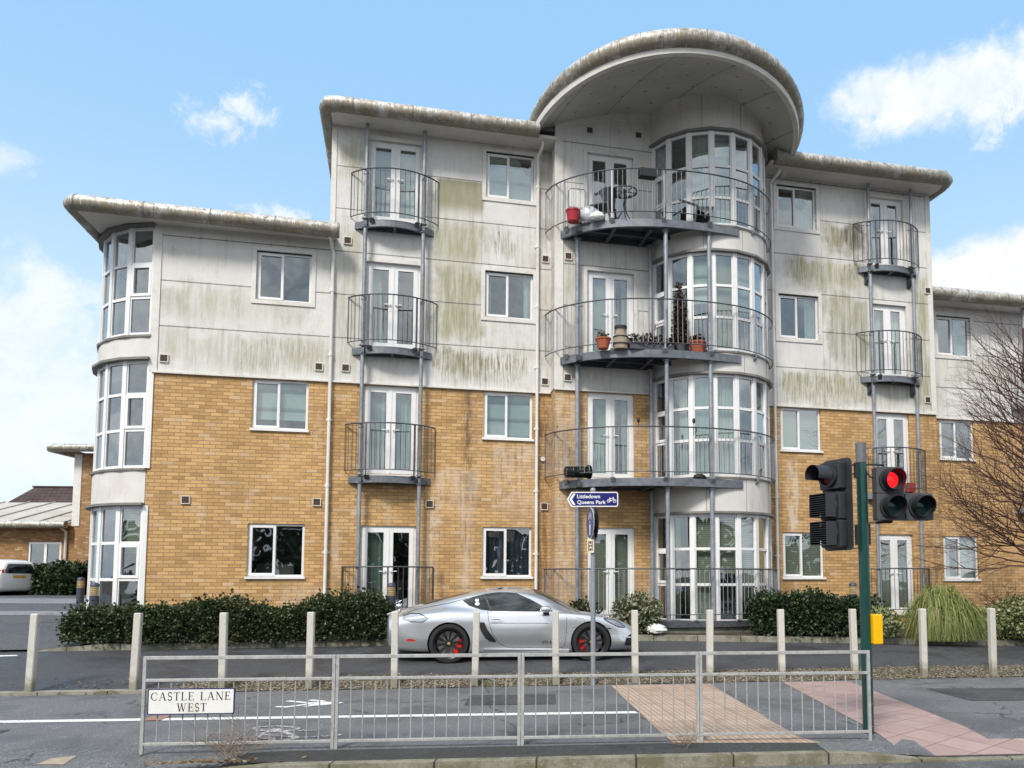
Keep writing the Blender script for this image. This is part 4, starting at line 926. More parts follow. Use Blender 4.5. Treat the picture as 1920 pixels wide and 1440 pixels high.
# ================================================================== BUILDINGS BEHIND, LEFT
lw = empty('low_brick_building', (-25.5, 36, 0), R(2), 'single storey orange brick building with a ribbed grey metal roof behind the white hatchback', 'building')
b = MB(); wall(b, -16, 8.6, .6, 4.05, 0, [(.36, 1.82, 2.16, 3.30)]); b.quad((8.6, 0, .6), (8.6, 8, .6), (8.6, 8, 4.05), (8.6, 0, 4.05)); b.build('wall', M_brick2, lw)
b = MB(); frame4(b, .36, 1.82, 2.16, 3.30, .03, .09, .09); b.box(1.05, .03, 2.25, 1.17, .09, 3.21); w = b.build('window', M_upvc, lw); b = MB(); b.quad((.45, .07, 2.25), (1.73, .07, 2.25), (1.73, .07, 3.21), (.45, .07, 3.21)); b.build('pane', M_glass, w); room_box(w, .36, 1.82, 2.16, 3.3, .1, 1.2)
M_seam = simple('seamed_metal_roof', (.50, .46, .40), .7, .0, .15, 4, 0, ((.22, .2, .16), .5))
b = MB(); b.quad((-16, -.5, 4.1), (2.25, -.5, 4.1), (2.25, 5, 5.55), (-16, 5, 5.55))
for i in range(14): x = 2.1 - i * 1.25; b.bar((x, -.5, 4.13), (x, 5, 5.58), .04, .07)
b.build('roof', M_seam, lw)
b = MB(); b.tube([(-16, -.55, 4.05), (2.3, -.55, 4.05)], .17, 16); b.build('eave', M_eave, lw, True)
b = MB(); b.tube([(2.05, -.08, .7), (2.05, -.08, 3.75), (1.9, -.3, 3.95)], .06, 10); b.build('downpipe', M_pipe, lw, True)
tw = empty('two_storey_wing', (-21.9, 34.2, 0), R(2), 'narrow two storey orange brick wing with a white corner post beyond the corner bay', 'building')
b = MB(); wall(b, 0, 5, .6, 7.05, 0, []); b.quad((0, 0, .6), (0, 6, .6), (0, 6, 7.05), (0, 0, 7.05)); b.build('wall', M_brick2, tw)
b = MB(); b.box(-.16, -.03, 3.9, .16, .2, 7.0); b.build('corner_post', M_trim, tw)
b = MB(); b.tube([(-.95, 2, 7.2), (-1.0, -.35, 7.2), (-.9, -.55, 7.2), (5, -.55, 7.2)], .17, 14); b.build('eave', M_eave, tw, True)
b = MB(); b.quad((-1, -.5, 7.3), (5, -.5, 7.3), (5, 6, 7.9), (-1, 6, 7.9)); b.build('roof', M_seam, tw)
hs = empty('far_house', (-33, 52, 0), R(4), 'far house with a brown tiled roof rising over the metal roof', 'house')
def tile_mat():
    m, t = mat('brown_roof_tile')
    if t is None: return m
    o = t.obj(); x, y, z = t.sep(o)
    br = t.n('ShaderNodeTexBrick', Vector=t.comb(x, t.m('MULTIPLY', z, 1.2), 0.0), Scale=1.0, Mortar__Size=.025, Brick__Width=.32, Row__Height=.3, Color1=(.075, .045, .036), Color2=(.05, .032, .027), Mortar=(.015, .01, .01))
    pbr(t, t.mix(t.m('MULTIPLY', t.ss(t.noise(o, .7, 4), .4, .7), .4), br.outputs[0], (.12, .08, .06)), .85); return m
b = MB(); b.quad((-6, -.3, 5.6), (5.5, -.3, 5.6), (5.5, 3.8, 8.0), (-5.2, 3.8, 8.0)); b.quad((-5.2, 3.8, 8.0), (5.5, 3.8, 8.0), (5.5, 8, 5.6), (-6, 8, 5.6)); b.add([(-6, -.3, 5.6), (-5.2, 3.8, 8), (-6, 8, 5.6)], [(0, 1, 2)]); b.build('roof', tile_mat(), hs)
b = MB(); b.box(-5.7, 0, .5, 5.3, 7.6, 5.6); b.build('wall', M_brick2, hs)
b = MB(); b.bar((-5.3, 3.8, 8.03), (5.5, 3.8, 8.03), .25, .12); b.build('ridge_tile', tile_mat(), hs)
# ================================================================== PLANTS
def leaf_cloud(b, inside, n, size, box, asp=.45, seed=1, up=.3, shell=None):
    r_ = random.Random(seed); (x0, y0, z0, x1, y1, z1) = box; k = 0; tries = 0
    while k < n and tries < n * 30:
        tries += 1
        p = Vector((r_.uniform(x0, x1), r_.uniform(y0, y1), r_.uniform(z0, z1)))
        if not inside(p): continue
        k += 1
        d = Vector((r_.gauss(0, 1), r_.gauss(0, 1), r_.gauss(0, 1) + up)).normalized(); s_ = size * r_.uniform(.6, 1.35)
        w = d.cross(Vector((r_.gauss(0, 1), r_.gauss(0, 1), r_.gauss(0, 1)))).normalized() * s_ * asp; nrm = d.cross(w).normalized() * s_ * .12
        b.add([p, p + d * s_ * .5 + w, p + d * s_, p + d * s_ * .5 - w, p + d * s_ * .5 + nrm], [(0, 1, 4), (1, 2, 4), (2, 3, 4), (3, 0, 4)])
def hedge(name, path, hw, ztop, zbot, n, mtl, label, size=.06, seed=1, cat='hedge', group=None, core=True, rough=.17):
    """path: world (x, y) centre line; ztop(s) the height along it"""
    P_ = [Vector((*p, 0)) for p in path]; L = [0]
    for a, c in zip(P_, P_[1:]): L.append(L[-1] + (c - a).length)
    root = empty(name, (P_[0].x, P_[0].y, zbot(0)), 0, label, cat, group); O_ = Vector((P_[0].x, P_[0].y, zbot(0)))
    def at(s_):
        for i in range(len(L) - 1):
            if s_ <= L[i + 1] + 1e-9: f = (s_ - L[i]) / (L[i + 1] - L[i]); d = (P_[i + 1] - P_[i]).normalized(); return P_[i].lerp(P_[i + 1], f), Vector((-d.y, d.x, 0))
        return P_[-1], Vector((0, 1, 0))
    r_ = random.Random(seed); T = L[-1]
    def prof(s_, a):            # point on the hedge skin at length s, angle a (0 front foot .. pi back foot)
        c, nn = at(min(max(s_, 0), T)); e = min(1, max(0.0, min(s_, T - s_) / .38)); e = math.sqrt(max(0, 1 - (1 - e) ** 2)) * .93 + .07
        ca, sa = math.cos(a), math.sin(a); q = .55
        x = -math.copysign(abs(ca) ** q, ca) * hw * (.4 + .6 * e); zz = abs(sa) ** q * (ztop(s_) - zbot(s_)) * (.75 + .25 * e)
        nz = mnoise.noise(Vector((s_ * 1.7, a * 1.3, seed))) + .5 * mnoise.noise(Vector((s_ * 4.5, a * 3, seed + 5)))
        k = 1 + rough * nz
        return c + nn * x * k + Vector((0, 0, zbot(s_) + zz * k)), nn
    b = MB()
    for _ in range(n):
        s_ = r_.uniform(0, T); a = r_.uniform(.02, math.pi * .78) if r_.random() < .6 else math.asin(r_.uniform(.0, .92) ** (1 / .55)) ; p, nn = prof(s_, a)
        c, _n = at(s_); outd = (p - (c + Vector((0, 0, zbot(s_) + .35)))).normalized()
        p = p - outd * abs(r_.gauss(0, .06)) + Vector((r_.gauss(0, .01), 0, 0)); p += outd * (r_.random() ** 5) * .17
        d = (outd * .7 + Vector((r_.gauss(0, .7), r_.gauss(0, .7), r_.gauss(0, .7) + .25))).normalized(); sz = size * r_.uniform(.6, 1.3)
        w = d.cross(Vector((r_.gauss(0, 1), r_.gauss(0, 1), r_.gauss(0, 1)))).normalized() * sz * .42; m_ = d.cross(w).normalized() * sz * .12
        p = p - O_
        b.add([p, p + d * sz * .5 + w, p + d * sz, p + d * sz * .5 - w, p + d * sz * .5 + m_], [(0, 1, 4), (1, 2, 4), (2, 3, 4), (3, 0, 4)])
    b.build('foliage', mtl, root)
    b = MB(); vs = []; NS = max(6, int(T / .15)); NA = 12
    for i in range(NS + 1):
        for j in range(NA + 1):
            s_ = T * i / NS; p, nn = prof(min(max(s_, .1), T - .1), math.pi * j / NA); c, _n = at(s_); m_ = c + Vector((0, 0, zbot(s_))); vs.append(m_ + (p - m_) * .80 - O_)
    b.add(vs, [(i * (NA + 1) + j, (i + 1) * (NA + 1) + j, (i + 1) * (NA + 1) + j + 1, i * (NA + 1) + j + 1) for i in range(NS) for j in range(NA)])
    b.build('inner_core', simple('hedge_core', (.012, .016, .008), .95, 0, .5, 20), root, True)  # solid near-black shell behind the leaves
    return root
hb = lambda x: KZ(x) + .03
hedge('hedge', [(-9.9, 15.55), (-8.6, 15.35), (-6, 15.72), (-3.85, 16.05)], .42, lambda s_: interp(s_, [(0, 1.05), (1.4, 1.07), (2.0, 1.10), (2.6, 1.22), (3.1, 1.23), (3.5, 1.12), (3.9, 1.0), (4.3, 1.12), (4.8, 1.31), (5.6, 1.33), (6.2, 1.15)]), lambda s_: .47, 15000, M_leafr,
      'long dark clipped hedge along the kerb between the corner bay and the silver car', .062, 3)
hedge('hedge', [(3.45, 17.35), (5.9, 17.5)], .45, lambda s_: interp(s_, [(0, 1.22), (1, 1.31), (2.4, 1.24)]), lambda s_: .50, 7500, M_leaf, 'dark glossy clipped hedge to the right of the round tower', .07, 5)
hedge('hedge', [(-24.6, 33.9), (-20.6, 32.9)], .7, lambda s_: interp(s_, [(0, 2.0), (2.8, 2.1), (4.1, 2.3)]), lambda s_: .93, 5000, M_leaf, 'loose green hedge under the window of the low brick building', .16, 9)
def shrub(name, x, y, z, rx, ry, h, n, mtl, label, size=.06, seed=1, stems=True, cat='shrub', group=None, sparse=.5):
    root = empty(name, (x, y, z), 0, label, cat, group); r_ = random.Random(seed); b = MB()
    cl = [Vector((r_.uniform(-.7, .7) * rx, r_.uniform(-.7, .7) * ry, h * r_.uniform(.3, .85))) for _ in range(9)]
    def inside(p):
        v = (p.x / rx) ** 2 + (p.y / ry) ** 2 + ((p.z - h * .42) / (h * .58)) ** 2
        if v > 1 + .25 * mnoise.noise(p * 4): return False
        return mnoise.noise(p * 5 + Vector((seed, 0, 0))) > -.15 or r_.random() < sparse
    leaf_cloud(b, inside, n, size, (-rx, -ry, 0, rx, ry, h * 1.05), .42, seed)
    b.build('foliage', mtl, root)
    if stems:
        b = MB()
        for _ in range(9):
            a = r_.uniform(0, 6.28); q = Vector((math.cos(a) * rx * .7, math.sin(a) * ry * .7, h * r_.uniform(.6, .95))); b.tube([(0, 0, 0), q * .5 + Vector((0, 0, h * .08)), q], .012, 5, True, .004)
        b.build('stem', M_bark, root)
    return root
shrub('shrub', 1.05, 16.75, .5, .55, .4, .88, 3000, M_flow, 'leggy pale flowering shrub behind the nose of the silver car', .065, 4)
shrub('shrub', -.1, 17.2, .5, .5, .25, .72, 900, M_leaf, 'thin dark shrub against the wall beside the white downpipe', .08, 6)
shrub('shrub', 6.25, 17.15, .42, .48, .35, .62, 2200, M_vari, 'cream variegated shrub between the dark hedge and the ornamental grass', .06, 7)
shrub('shrub', 6.15, 17.6, .5, .5, .25, .82, 900, M_leaf, 'straggly dark green shrub in front of the right french door', .08, 8)
shrub('shrub', 9.6, 17.7, .33, .95, .5, .95, 6000, M_vari, 'large cream variegated shrub at the right edge behind the last post', .065, 9)
def twig_bush(name, x, y, z, rx, h, n, mtl, label, seed, rr=.006, cat='shrub'):
    r_ = random.Random(seed); b = MB()
    for _ in range(n):
        a = r_.uniform(0, 6.28); p = Vector((r_.uniform(-.2, .2) * rx, r_.uniform(-.1, .1), 0)); d = Vector((math.cos(a) * .6, math.sin(a) * .4, 1)).normalized(); pts = [p]; L = h * r_.uniform(.6, 1.1) / 6
        for k in range(6):
            d = (d + Vector((r_.gauss(0, .3) + math.cos(a) * .12, r_.gauss(0, .25), r_.gauss(0, .15)))).normalized(); p = p + d * L * Vector((rx / h * 1.2, .8, 1)).x if False else p + Vector((d.x * rx / h, d.y * .6, d.z)) * L; pts.append(p)
            if r_.random() < .8:
                q = p + Vector((r_.gauss(0, .12), r_.gauss(0, .1), r_.uniform(0, .12))); b.tube([p, q], rr * .6, 3, False)
        b.tube(pts, rr, 4, False, rr * .4)
    o = b.build(name, mtl, None, False, (x, y, z)); return tag(o, label, cat)
twig_bush('bare_shrub', 9.7, 18.6, .7, .9, .95, 60, M_twigr, 'leafless reddish twiggy shrub against the brick wall at the right edge', 3)
twig_bush('dry_weed', -3.3, 7.55, .01, .5, .36, 24, M_twig, 'dry weed with seed heads growing at the kerb below the guard rail', 5, .0035, 'weed')
twig_bush('dry_weed', .98, 8.0, .01, .14, .2, 10, M_twig, 'small dead weed at the foot of the guard rail beside the buff paving', 6, .003, 'weed')
# leaf litter in the weed and along the verge (nobody could count it)
b = MB(); r_ = random.Random(5)
for _ in range(1500):
    if r_.random() < .72: X = r_.uniform(-8, 12); y = B(X) + r_.uniform(-.12, .55); z = .03 + .12 * max(0, (y - B(X)) / .5)
    elif r_.random() < .6: X = r_.uniform(-10, 11); y = B(X) + 3.74 + r_.random() ** 2 * .3; z = KZ(X) + .03
    else: X = r_.gauss(-3.45, .22); y = KN(X) + .13 + abs(r_.gauss(0, .07)); z = .015
    a = r_.uniform(0, 6.28); s_ = r_.uniform(.015, .04); u = Vector((math.cos(a), math.sin(a), r_.uniform(-.2, .4))) * s_; v = Vector((-math.sin(a), math.cos(a), r_.uniform(-.3, .3))) * s_ * .6; p = Vector((X, y, z))
    b.add([p - u, p - v, p + u, p + v], [(0, 1, 2, 3)])
tag(b.build('fallen_leaves', leaf_mat('fallen_leaf', [(.10, .05, .02), (.22, .12, .06), (.30, .22, .12), (.42, .36, .26)], .9)), 'scattered brown leaves on the verge and along the kerbs', 'leaves', None, 'stuff')
# tree line on the far side of the main road, seen only as reflections
b = MB(); leaf_cloud(b, lambda p: p.z < 5.2 + 2.6 * mnoise.noise(Vector((p.x * .16, 0, 4))) + 1.2 * mnoise.noise(p * .5) and mnoise.noise(p * .6) > -.28, 5200, .95, (-46, -27, -.1, 46, -21, 9), .5, 77)
tag(b.build('far_trees', leaf_mat('far_tree_foliage', [(.02, .03, .015), (.05, .06, .03), (.09, .08, .05), (.16, .13, .09)], .8)), 'mass of trees across the main road, mirrored in the lower windows', 'trees', None, 'stuff')
# ornamental grass
gr = empty('ornamental_grass', (7.65, 17.2, .36), 0, 'big drooping tussock of green ornamental grass behind the post right of the yellow box', 'grass clump')
b = MB(); r_ = random.Random(12)
for _ in range(3000):
    a = r_.uniform(0, 6.28); c0 = r_.choice(((-.25, 0), (-.1, .05), (.05, 0), (.3, 0))); reach = r_.uniform(.05, 1.0) ** .8 * .78; H = lerp(1.12, .62, reach) * r_.uniform(.55, 1.15) * (1 if c0[0] < .2 else .8)
    N = 7; w = r_.uniform(.005, .012); side = Vector((-math.sin(a), math.cos(a), 0)) if r_.random() < .5 else Vector((1, 0, 0)); pk = r_.uniform(.42, .6); vs = []; sk = r_.gauss(0, .12)
    for k in range(N + 1):
        t_ = k / N; q = Vector((c0[0] + (.1 + reach * t_) * math.cos(a + sk * t_), c0[1] + (.06 + reach * .6 * t_) * math.sin(a + sk * t_), max(-.02, H * (1 - ((t_ - pk) / pk) ** 2)))); ww = w * (1 - t_ ** 2 * .9); vs += [q - side * ww, q + side * ww]
    b.add(vs, [(2 * k, 2 * k + 1, 2 * k + 3, 2 * k + 2) for k in range(N)])
b.build('blades', M_grass, gr)
# bare tree at the right edge
def bare_tree(loc, label, seed, H=6.8, trunk_r=.13, spread=1.0, tw=True):
    root = empty('bare_tree', loc, 0, label, 'tree'); r_ = random.Random(seed); T = MB(); Bm = MB(); Tw = MB()
    trunk = [Vector((0, 0, 0)), Vector((.02, 0, 1)), Vector((-.02, .03, 2)), Vector((.03, 0, 3)), Vector((0, .02, 4.2)), Vector((.05, 0, 5.4)), Vector((.0, 0, H))]
    T.tube(trunk, trunk_r, 10, True, .03); T.build('trunk', M_bark, root, True)
    def grow(p, d, L, r0, depth, bb):
        n = max(3, int(L / .12)); pts = [p.copy()]; st = L / n
        for k in range(n):
            d = (d + Vector((r_.gauss(0, .12), r_.gauss(0, .12), r_.gauss(0, .11) + (.03 if depth < 2 else .02)))).normalized(); p = p + d * st; pts.append(p.copy())
            if depth < 3 and k > n * .12 and r_.random() < (.9, .75, .45)[depth]:
                ax = Vector((r_.gauss(0, 1), r_.gauss(0, 1), r_.gauss(0, .6))).normalized(); nd = (d + (ax - d * ax.dot(d)).normalized() * r_.uniform(.45, .95)).normalized()
                grow(p.copy(), nd, L * r_.uniform(.28, .5) * (1 - .4 * k / n), max(.0018, r0 * .48 * (1 - k / n * .5)), depth + 1, Bm if depth < 1 else Tw)
        bb.tube(pts, r0, 6 if depth == 0 else 4 if depth == 1 else 3, False, max(.0012, r0 * .22))
    for i in range(84):
        z = lerp(1.5, H - .6, (i / 83)); a = i * 2.4 + r_.uniform(-.3, .3)
        if i % 3: a = math.pi + r_.gauss(0, .6)
        up = lerp(.12, .9, (z - 1.7) / (H - 2.3)); d = Vector((math.cos(a), math.sin(a) * .7, up)).normalized()
        zz = z; tx = Vector((0, 0, zz)); L = lerp(2.5, 1.3, (z - 1.7) / (H - 2.3)) * r_.uniform(.8, 1.1) * spread
        grow(tx, d, L, lerp(.020, .011, (z - 1.7) / H), 0, Bm)
    Bm.build('branches', M_bark, root); Tw.build('twigs', M_bark, root)
    return root
bare_tree((9.62, 17.25, .35), 'bare leafless tree with long low twiggy branches at the right edge', 21)
# ================================================================== STREET FURNITURE
M_post = post_mat()
lab = ['pale wooden post at the far left edge, beside the white bay marking', 'pale wooden post just left of the street name plate', 'pale wooden post in front of the hedge, second from the guard rail end',
       'pale wooden post in front of the hump at the hedge end', 'pale wooden post in front of the tail of the silver car', 'pale wooden post in front of the rear edge of the car door',
       'pale wooden post in front of the front edge of the car door', 'pale wooden post just right of the nose of the silver car', 'pale wooden post in front of the round tower', 'pale wooden post in front of the dark hedge right of the tower',
       'pale wooden post just left of the green signal pole', 'pale wooden post in front of the ornamental grass', 'pale wooden post at the far right edge, beside the grass clump']
px = [70, 262, 426, 587, 744, 893, 1043, 1190, 1328, 1462, 1597, 1725, 1853]
def post_mesh(seed):
    b = MB(); h = 1.12; w = .051; c = .012
    pl = [(-w + c, -w), (w - c, -w), (w, -w + c), (w, w - c), (w - c, w), (-w + c, w), (-w, w - c), (-w, -w + c)]
    n = 8; vs = [(x, y, -.05) for x, y in pl] + [(x, y, h - .012) for x, y in pl] + [(x * .86, y * .86, h) for x, y in pl]
    b.add(vs, [tuple(range(7, -1, -1)), tuple(range(16, 24))] + [(k * 8 + i, k * 8 + (i + 1) % 8, (k + 1) * 8 + (i + 1) % 8, (k + 1) * 8 + i) for k in (0, 1) for i in range(8)])
    return b
r_ = random.Random(2); proto = None
for i, x in enumerate(px):
    k = (x - 1100) / 1500; X = k * 12.71 / (1 - k * .1443)
    if proto is None: o = proto = post_mesh(1).build('wooden_post', M_post)
    else: o = proto.copy(); COL.objects.link(o)
    o.location = (X, B(X), .03); o.rotation_euler = (R(r_.uniform(-2, 2)), R((1.6 if i == 0 else 0) + r_.uniform(-1, 1) - (1.3 if i > 10 else 0)), R(8 + r_.uniform(-4, 4)))
    tag(o, lab[i], 'post', 'pale posts along the service road')
# guard rail
GA = R(5.15); GL = Vector((-4.26, 7.78, 0)); gd = Vector((math.cos(GA), math.sin(GA), 0))
M_galv = simple('weathered_galvanised', (.42, .42, .41), .6, .25, .2, 26, .15, ((.22, .16, .12), .5))
gr_ = empty('guard_rail', GL, GA, 'weathered galvanised pedestrian guard rail of four panels along the kerb', 'railing')
W1 = 1.806; off = 0
for i in range(4):
    x0 = i * (W1 + .004); x1 = x0 + W1; b = MB(); t_ = .031
    b.box(x0, -t_ / 2, -.02, x0 + t_, t_ / 2, .905); b.box(x1 - t_, -t_ / 2, -.02, x1, t_ / 2, .905)
    b.box(x0 + t_, -t_ / 2, .872, x1 - t_, t_ / 2, .905); b.box(x0 + t_, -t_ / 2, .662, x1 - t_, t_ / 2, .690); b.box(x0 + t_, -t_ / 2, .060, x1 - t_, t_ / 2, .088)
    w = b.build('panel', M_galv, gr_, bevel=.003)
    b = MB(); n = 15
    for k in range(1, n): x = lerp(x0 + t_, x1 - t_, k / n); b.tube([(x, 0, .09), (x, 0, .657)], .0062, 6, False)
    b.build('infill_bars', M_galv, w)
    b = MB()
    for z in (.62, .35, .12): b.tube([(x1 - .03, 0, z), (x1 + .035, 0, z)], .008, 6)
    b.build('bolts', M_rail, w)
# street name plate
M_white = simple('sign_white', (.78, .78, .75), .4, 0, .04, 10, 0, ((.45, .30, .12), .25)); M_navy = simple('sign_navy', (.015, .02, .12), .4); M_black = simple('matt_black', (.012, .012, .014), .6); M_blue = simple('sign_blue', (.002, .004, .13), .35, 0, .03); M_signw = simple('sign_reflective_white', (.82, .82, .84), .35, 0, .02)
def rrect(x0, z0, x1, z1, r, n=4):
    pts = []
    for cx, cz_, a0 in ((x1 - r, z0 + r, -90), (x1 - r, z1 - r, 0), (x0 + r, z1 - r, 90), (x0 + r, z0 + r, 180)):
        for i in range(n + 1): a = R(a0 + 90 * i / n); pts.append((cx + r * math.cos(a), cz_ + r * math.sin(a)))
    return pts
npl = empty('street_name_plate', GL + gd * .03 + Vector((0, 0, .355)), GA, 'white street name plate with navy edge reading CASTLE LANE WEST on the guard rail', 'sign')
fn = lambda y0: (lambda a, c, d: (a, y0 - d, c))
b = MB(); b.fprism(rrect(.04, 0, .84, .245, .012), fn(-.028), .014); b.build('plate', M_navy, npl)
b = MB(); b.fprism(rrect(.05, .01, .83, .235, .008), fn(-.0425), .0015); b.build('plate_face', M_white, npl)
# serif capitals drawn as thick and thin strokes (unit cap height)
def arc(cx, cy, rx, ry, a0, a1, n=14): return [(cx + rx * math.cos(R(lerp(a0, a1, i / n))), cy + ry * math.sin(R(lerp(a0, a1, i / n)))) for i in range(n + 1)]
TK, TN, SF = .135, .05, .045
GLY = {
 'C': (.86, [('c', arc(.46, .5, .39, .47, 48, 312), TN, TK)], [(.72, .66, .05, .20), (.72, .18, .04, .12)]),
 'A': (.92, [('l', (.42, .97), (.12, .03), TN), ('l', (.44, 1.0), (.78, .0), TK), ('l', (.22, .36), (.66, .36), TN)], [(.0, 0, .24, SF), (.62, 0, .32, SF)]),
 'S': (.62, [('c', arc(.31, .745, .21, .225, 28, 245) + arc(.31, .265, .23, .24, 105, -150), TN * 1.5, TK)], [(.475, .74, .04, .17), (.085, .08, .04, .17)]),
 'T': (.80, [('l', (.40, 0), (.40, 1), TK), ('l', (.03, .975), (.77, .975), TN)], [(.26, 0, .28, SF), (.02, .78, SF, .2), (.735, .78, SF, .2)]),
 'L': (.74, [('l', (.18, 0), (.18, 1), TK), ('l', (.1, .025), (.70, .025), TN)], [(.03, 0, .2, SF), (.03, .955, .30, SF), (.67, 0, SF, .24)]),
 'E': (.76, [('l', (.18, 0), (.18, 1), TK), ('l', (.1, .025), (.70, .025), TN), ('l', (.18, .975), (.64, .975), TN), ('l', (.2, .52), (.5, .52), TN)], [(.03, 0, .2, SF), (.03, .955, .2, SF), (.67, 0, SF, .24), (.61, .79, SF, .2), (.49, .42, SF, .2)]),
 'N': (.98, [('l', (.16, 0), (.16, 1), TN), ('l', (.14, 1), (.80, .0), TK), ('l', (.82, 0), (.82, 1), TN)], [(.03, 0, .26, SF), (.0, .955, .22, SF), (.70, .955, .26, SF)]),
 'W': (1.30, [('l', (.14, 1), (.40, 0), TK), ('l', (.62, .98), (.42, .02), TN), ('l', (.60, 1), (.86, 0), TK), ('l', (1.12, .98), (.88, .02), TN)], [(.0, .955, .30, SF), (.46, .955, .30, SF), (1.0, .955, .28, SF)])}
def serif_line(b, text, x0, z0, cap, y, width):
    adv = sum((GLY[c][0] + .12) if c != ' ' else .62 for c in text); sx_ = width / (adv * cap); x = 0; i = 0
    for c in text:
        if c == ' ': x += .62; continue
        w, strokes, ser = GLY[c]; T = lambda p: (x0 + (x + p[0]) * cap * sx_, z0 + p[1] * cap)
        for s_ in strokes:
            i += 1; yy = y - .00002 * i
            if s_[0] == 'l':
                a, d = Vector(T(s_[1])), Vector(T(s_[2])); n = (d - a).normalized(); n = Vector((-n.y, n.x)) * s_[3] * cap / 2
                b.add([(p.x, yy, p.y) for p in (a - n, d - n, d + n, a + n)], [(0, 1, 2, 3)])
            else:
                pts = [Vector(T(p)) for p in s_[1]]; N = len(pts); vs = []
                for k, p in enumerate(pts):
                    dd = (pts[min(k + 1, N - 1)] - pts[max(0, k - 1)]).normalized(); v = abs(dd.y) if c == 'C' else abs(dd.x); wd = lerp(s_[2], s_[3], v ** 1.5) * cap / 2; n = Vector((-dd.y, dd.x)) * wd; vs += [(p.x - n.x, yy, p.y - n.y), (p.x + n.x, yy, p.y + n.y)]
                b.add(vs, [(2 * k, 2 * k + 2, 2 * k + 3, 2 * k + 1) for k in range(N - 1)])
        for (rx, rz, rw, rh) in ser:
            i += 1; yy = y - .00002 * i
            p, q = T((rx, rz)), T((rx + rw, rz + rh)); b.add([(p[0], yy, p[1]), (q[0], yy, p[1]), (q[0], yy, q[1]), (p[0], yy, q[1])], [(0, 1, 2, 3)])
        x += w + .12
b = MB(); serif_line(b, 'CASTLE LANE', .068, .134, .078, -.0448, .745); serif_line(b, 'WEST', .308, .028, .078, -.0448, .285); b.build('lettering', M_black, npl)
# cycle sign post
M_sgrey = simple('sign_post_grey', (.27, .29, .32), .5, .2, .12, 12)
sp = empty('sign_post', (.10, 12.58, 0), 0, 'slim grey post carrying the blue arrow sign and two round signs', 'sign post')
b = MB(); b.cyl((0, 0), .038, -.02, 3.05, 16); b.build('pole', M_sgrey, sp, True)
b = MB(); b.lathe([(.0, 3.085), (.03, 3.08), (.043, 3.06), (.043, 3.03)], (0, 0, 0), 16); b.build('pole_cap', M_sgrey, sp, True)
b = MB(); pent = [(-.41, .118), (-.34, .0), (-.32, -.0), (.375, 0), (.395, .02), (.395, .215), (.375, .236), (-.32, .236), (-.34, .236)]; zo = 2.776
fn2 = lambda y0: (lambda a, c, d: (a, y0 - d, c + zo)); b.fprism(pent, fn2(-.05), .008); w = b.build('arrow_sign', M_signw, sp)
pin = [(-.385, .118), (-.325, .016), (.37, .016), (.379, .025), (.379, .211), (.37, .22), (-.325, .22)]
b = MB(); b.add([(a, -.0592, c + zo) for a, c in pin], [tuple(range(7))]); b.build('sign_face', M_blue, w)
b = MB(); b.add([(a, -.0602, c + zo) for a, c in ((-.37, .118), (-.315, .03), (-.275, .03), (-.33, .118), (-.275, .206), (-.315, .206))], [(0, 1, 2, 3), (0, 3, 4, 5)]); b.build('chevron', M_signw, w)
RX = Matrix.Rotation(R(90), 4, 'X')
text_part('lettering', 'Littledown', .083, M_signw, w, Matrix.Translation((-.255, -.0605, zo + .136)) @ RX, .0004, 'LEFT', 1.02, .0015)
text_part('lettering', 'Queens Park', .083, M_signw, w, Matrix.Translation((-.250, -.0605, zo + .045)) @ RX, .0004, 'LEFT', 1.02, .0015)
b = MB()
def cyc(b, x, z, s_, y):
    def circ(cx, cz2, r1, w_):
        N = 20; vs = []
        for i in range(N): a = 2 * math.pi * i / N; vs += [(x + (cx + r1 * math.cos(a)) * s_, y, z + (cz2 + r1 * math.sin(a)) * s_), (x + (cx + (r1 - w_) * math.cos(a)) * s_, y, z + (cz2 + (r1 - w_) * math.sin(a)) * s_)]
        b.add(vs, [(2 * i, (2 * i + 2) % (2 * N), (2 * i + 3) % (2 * N), 2 * i + 1) for i in range(N)])
    circ(.25, .25, .25, .075); circ(1.15, .25, .25, .075)
    k = 0
    for p, q in (((.25, .25), (.42, .62)), ((.42, .62), (.98, .62)), ((.62, .25), (.95, .62)), ((.42, .62), (.62, .25)), ((.25, .25), (.62, .25)), ((1.15, .25), (.93, .78)), ((.84, .80), (1.02, .80)), ((.34, .72), (.52, .72)), ((.42, .62), (.44, .72))):
        k += 1; a, c = Vector(p), Vector(q); n = (c - a).normalized(); n = Vector((-n.y, n.x)) * .035
        b.add([(x + v.x * s_, y - .00003 * k, z + v.y * s_) for v in (a - n, c - n, c + n, a + n)], [(0, 1, 2, 3)])
cyc(b, .218, 2.776 + .066, .105, -.0605); b.build('bicycle_symbol', M_signw, w)
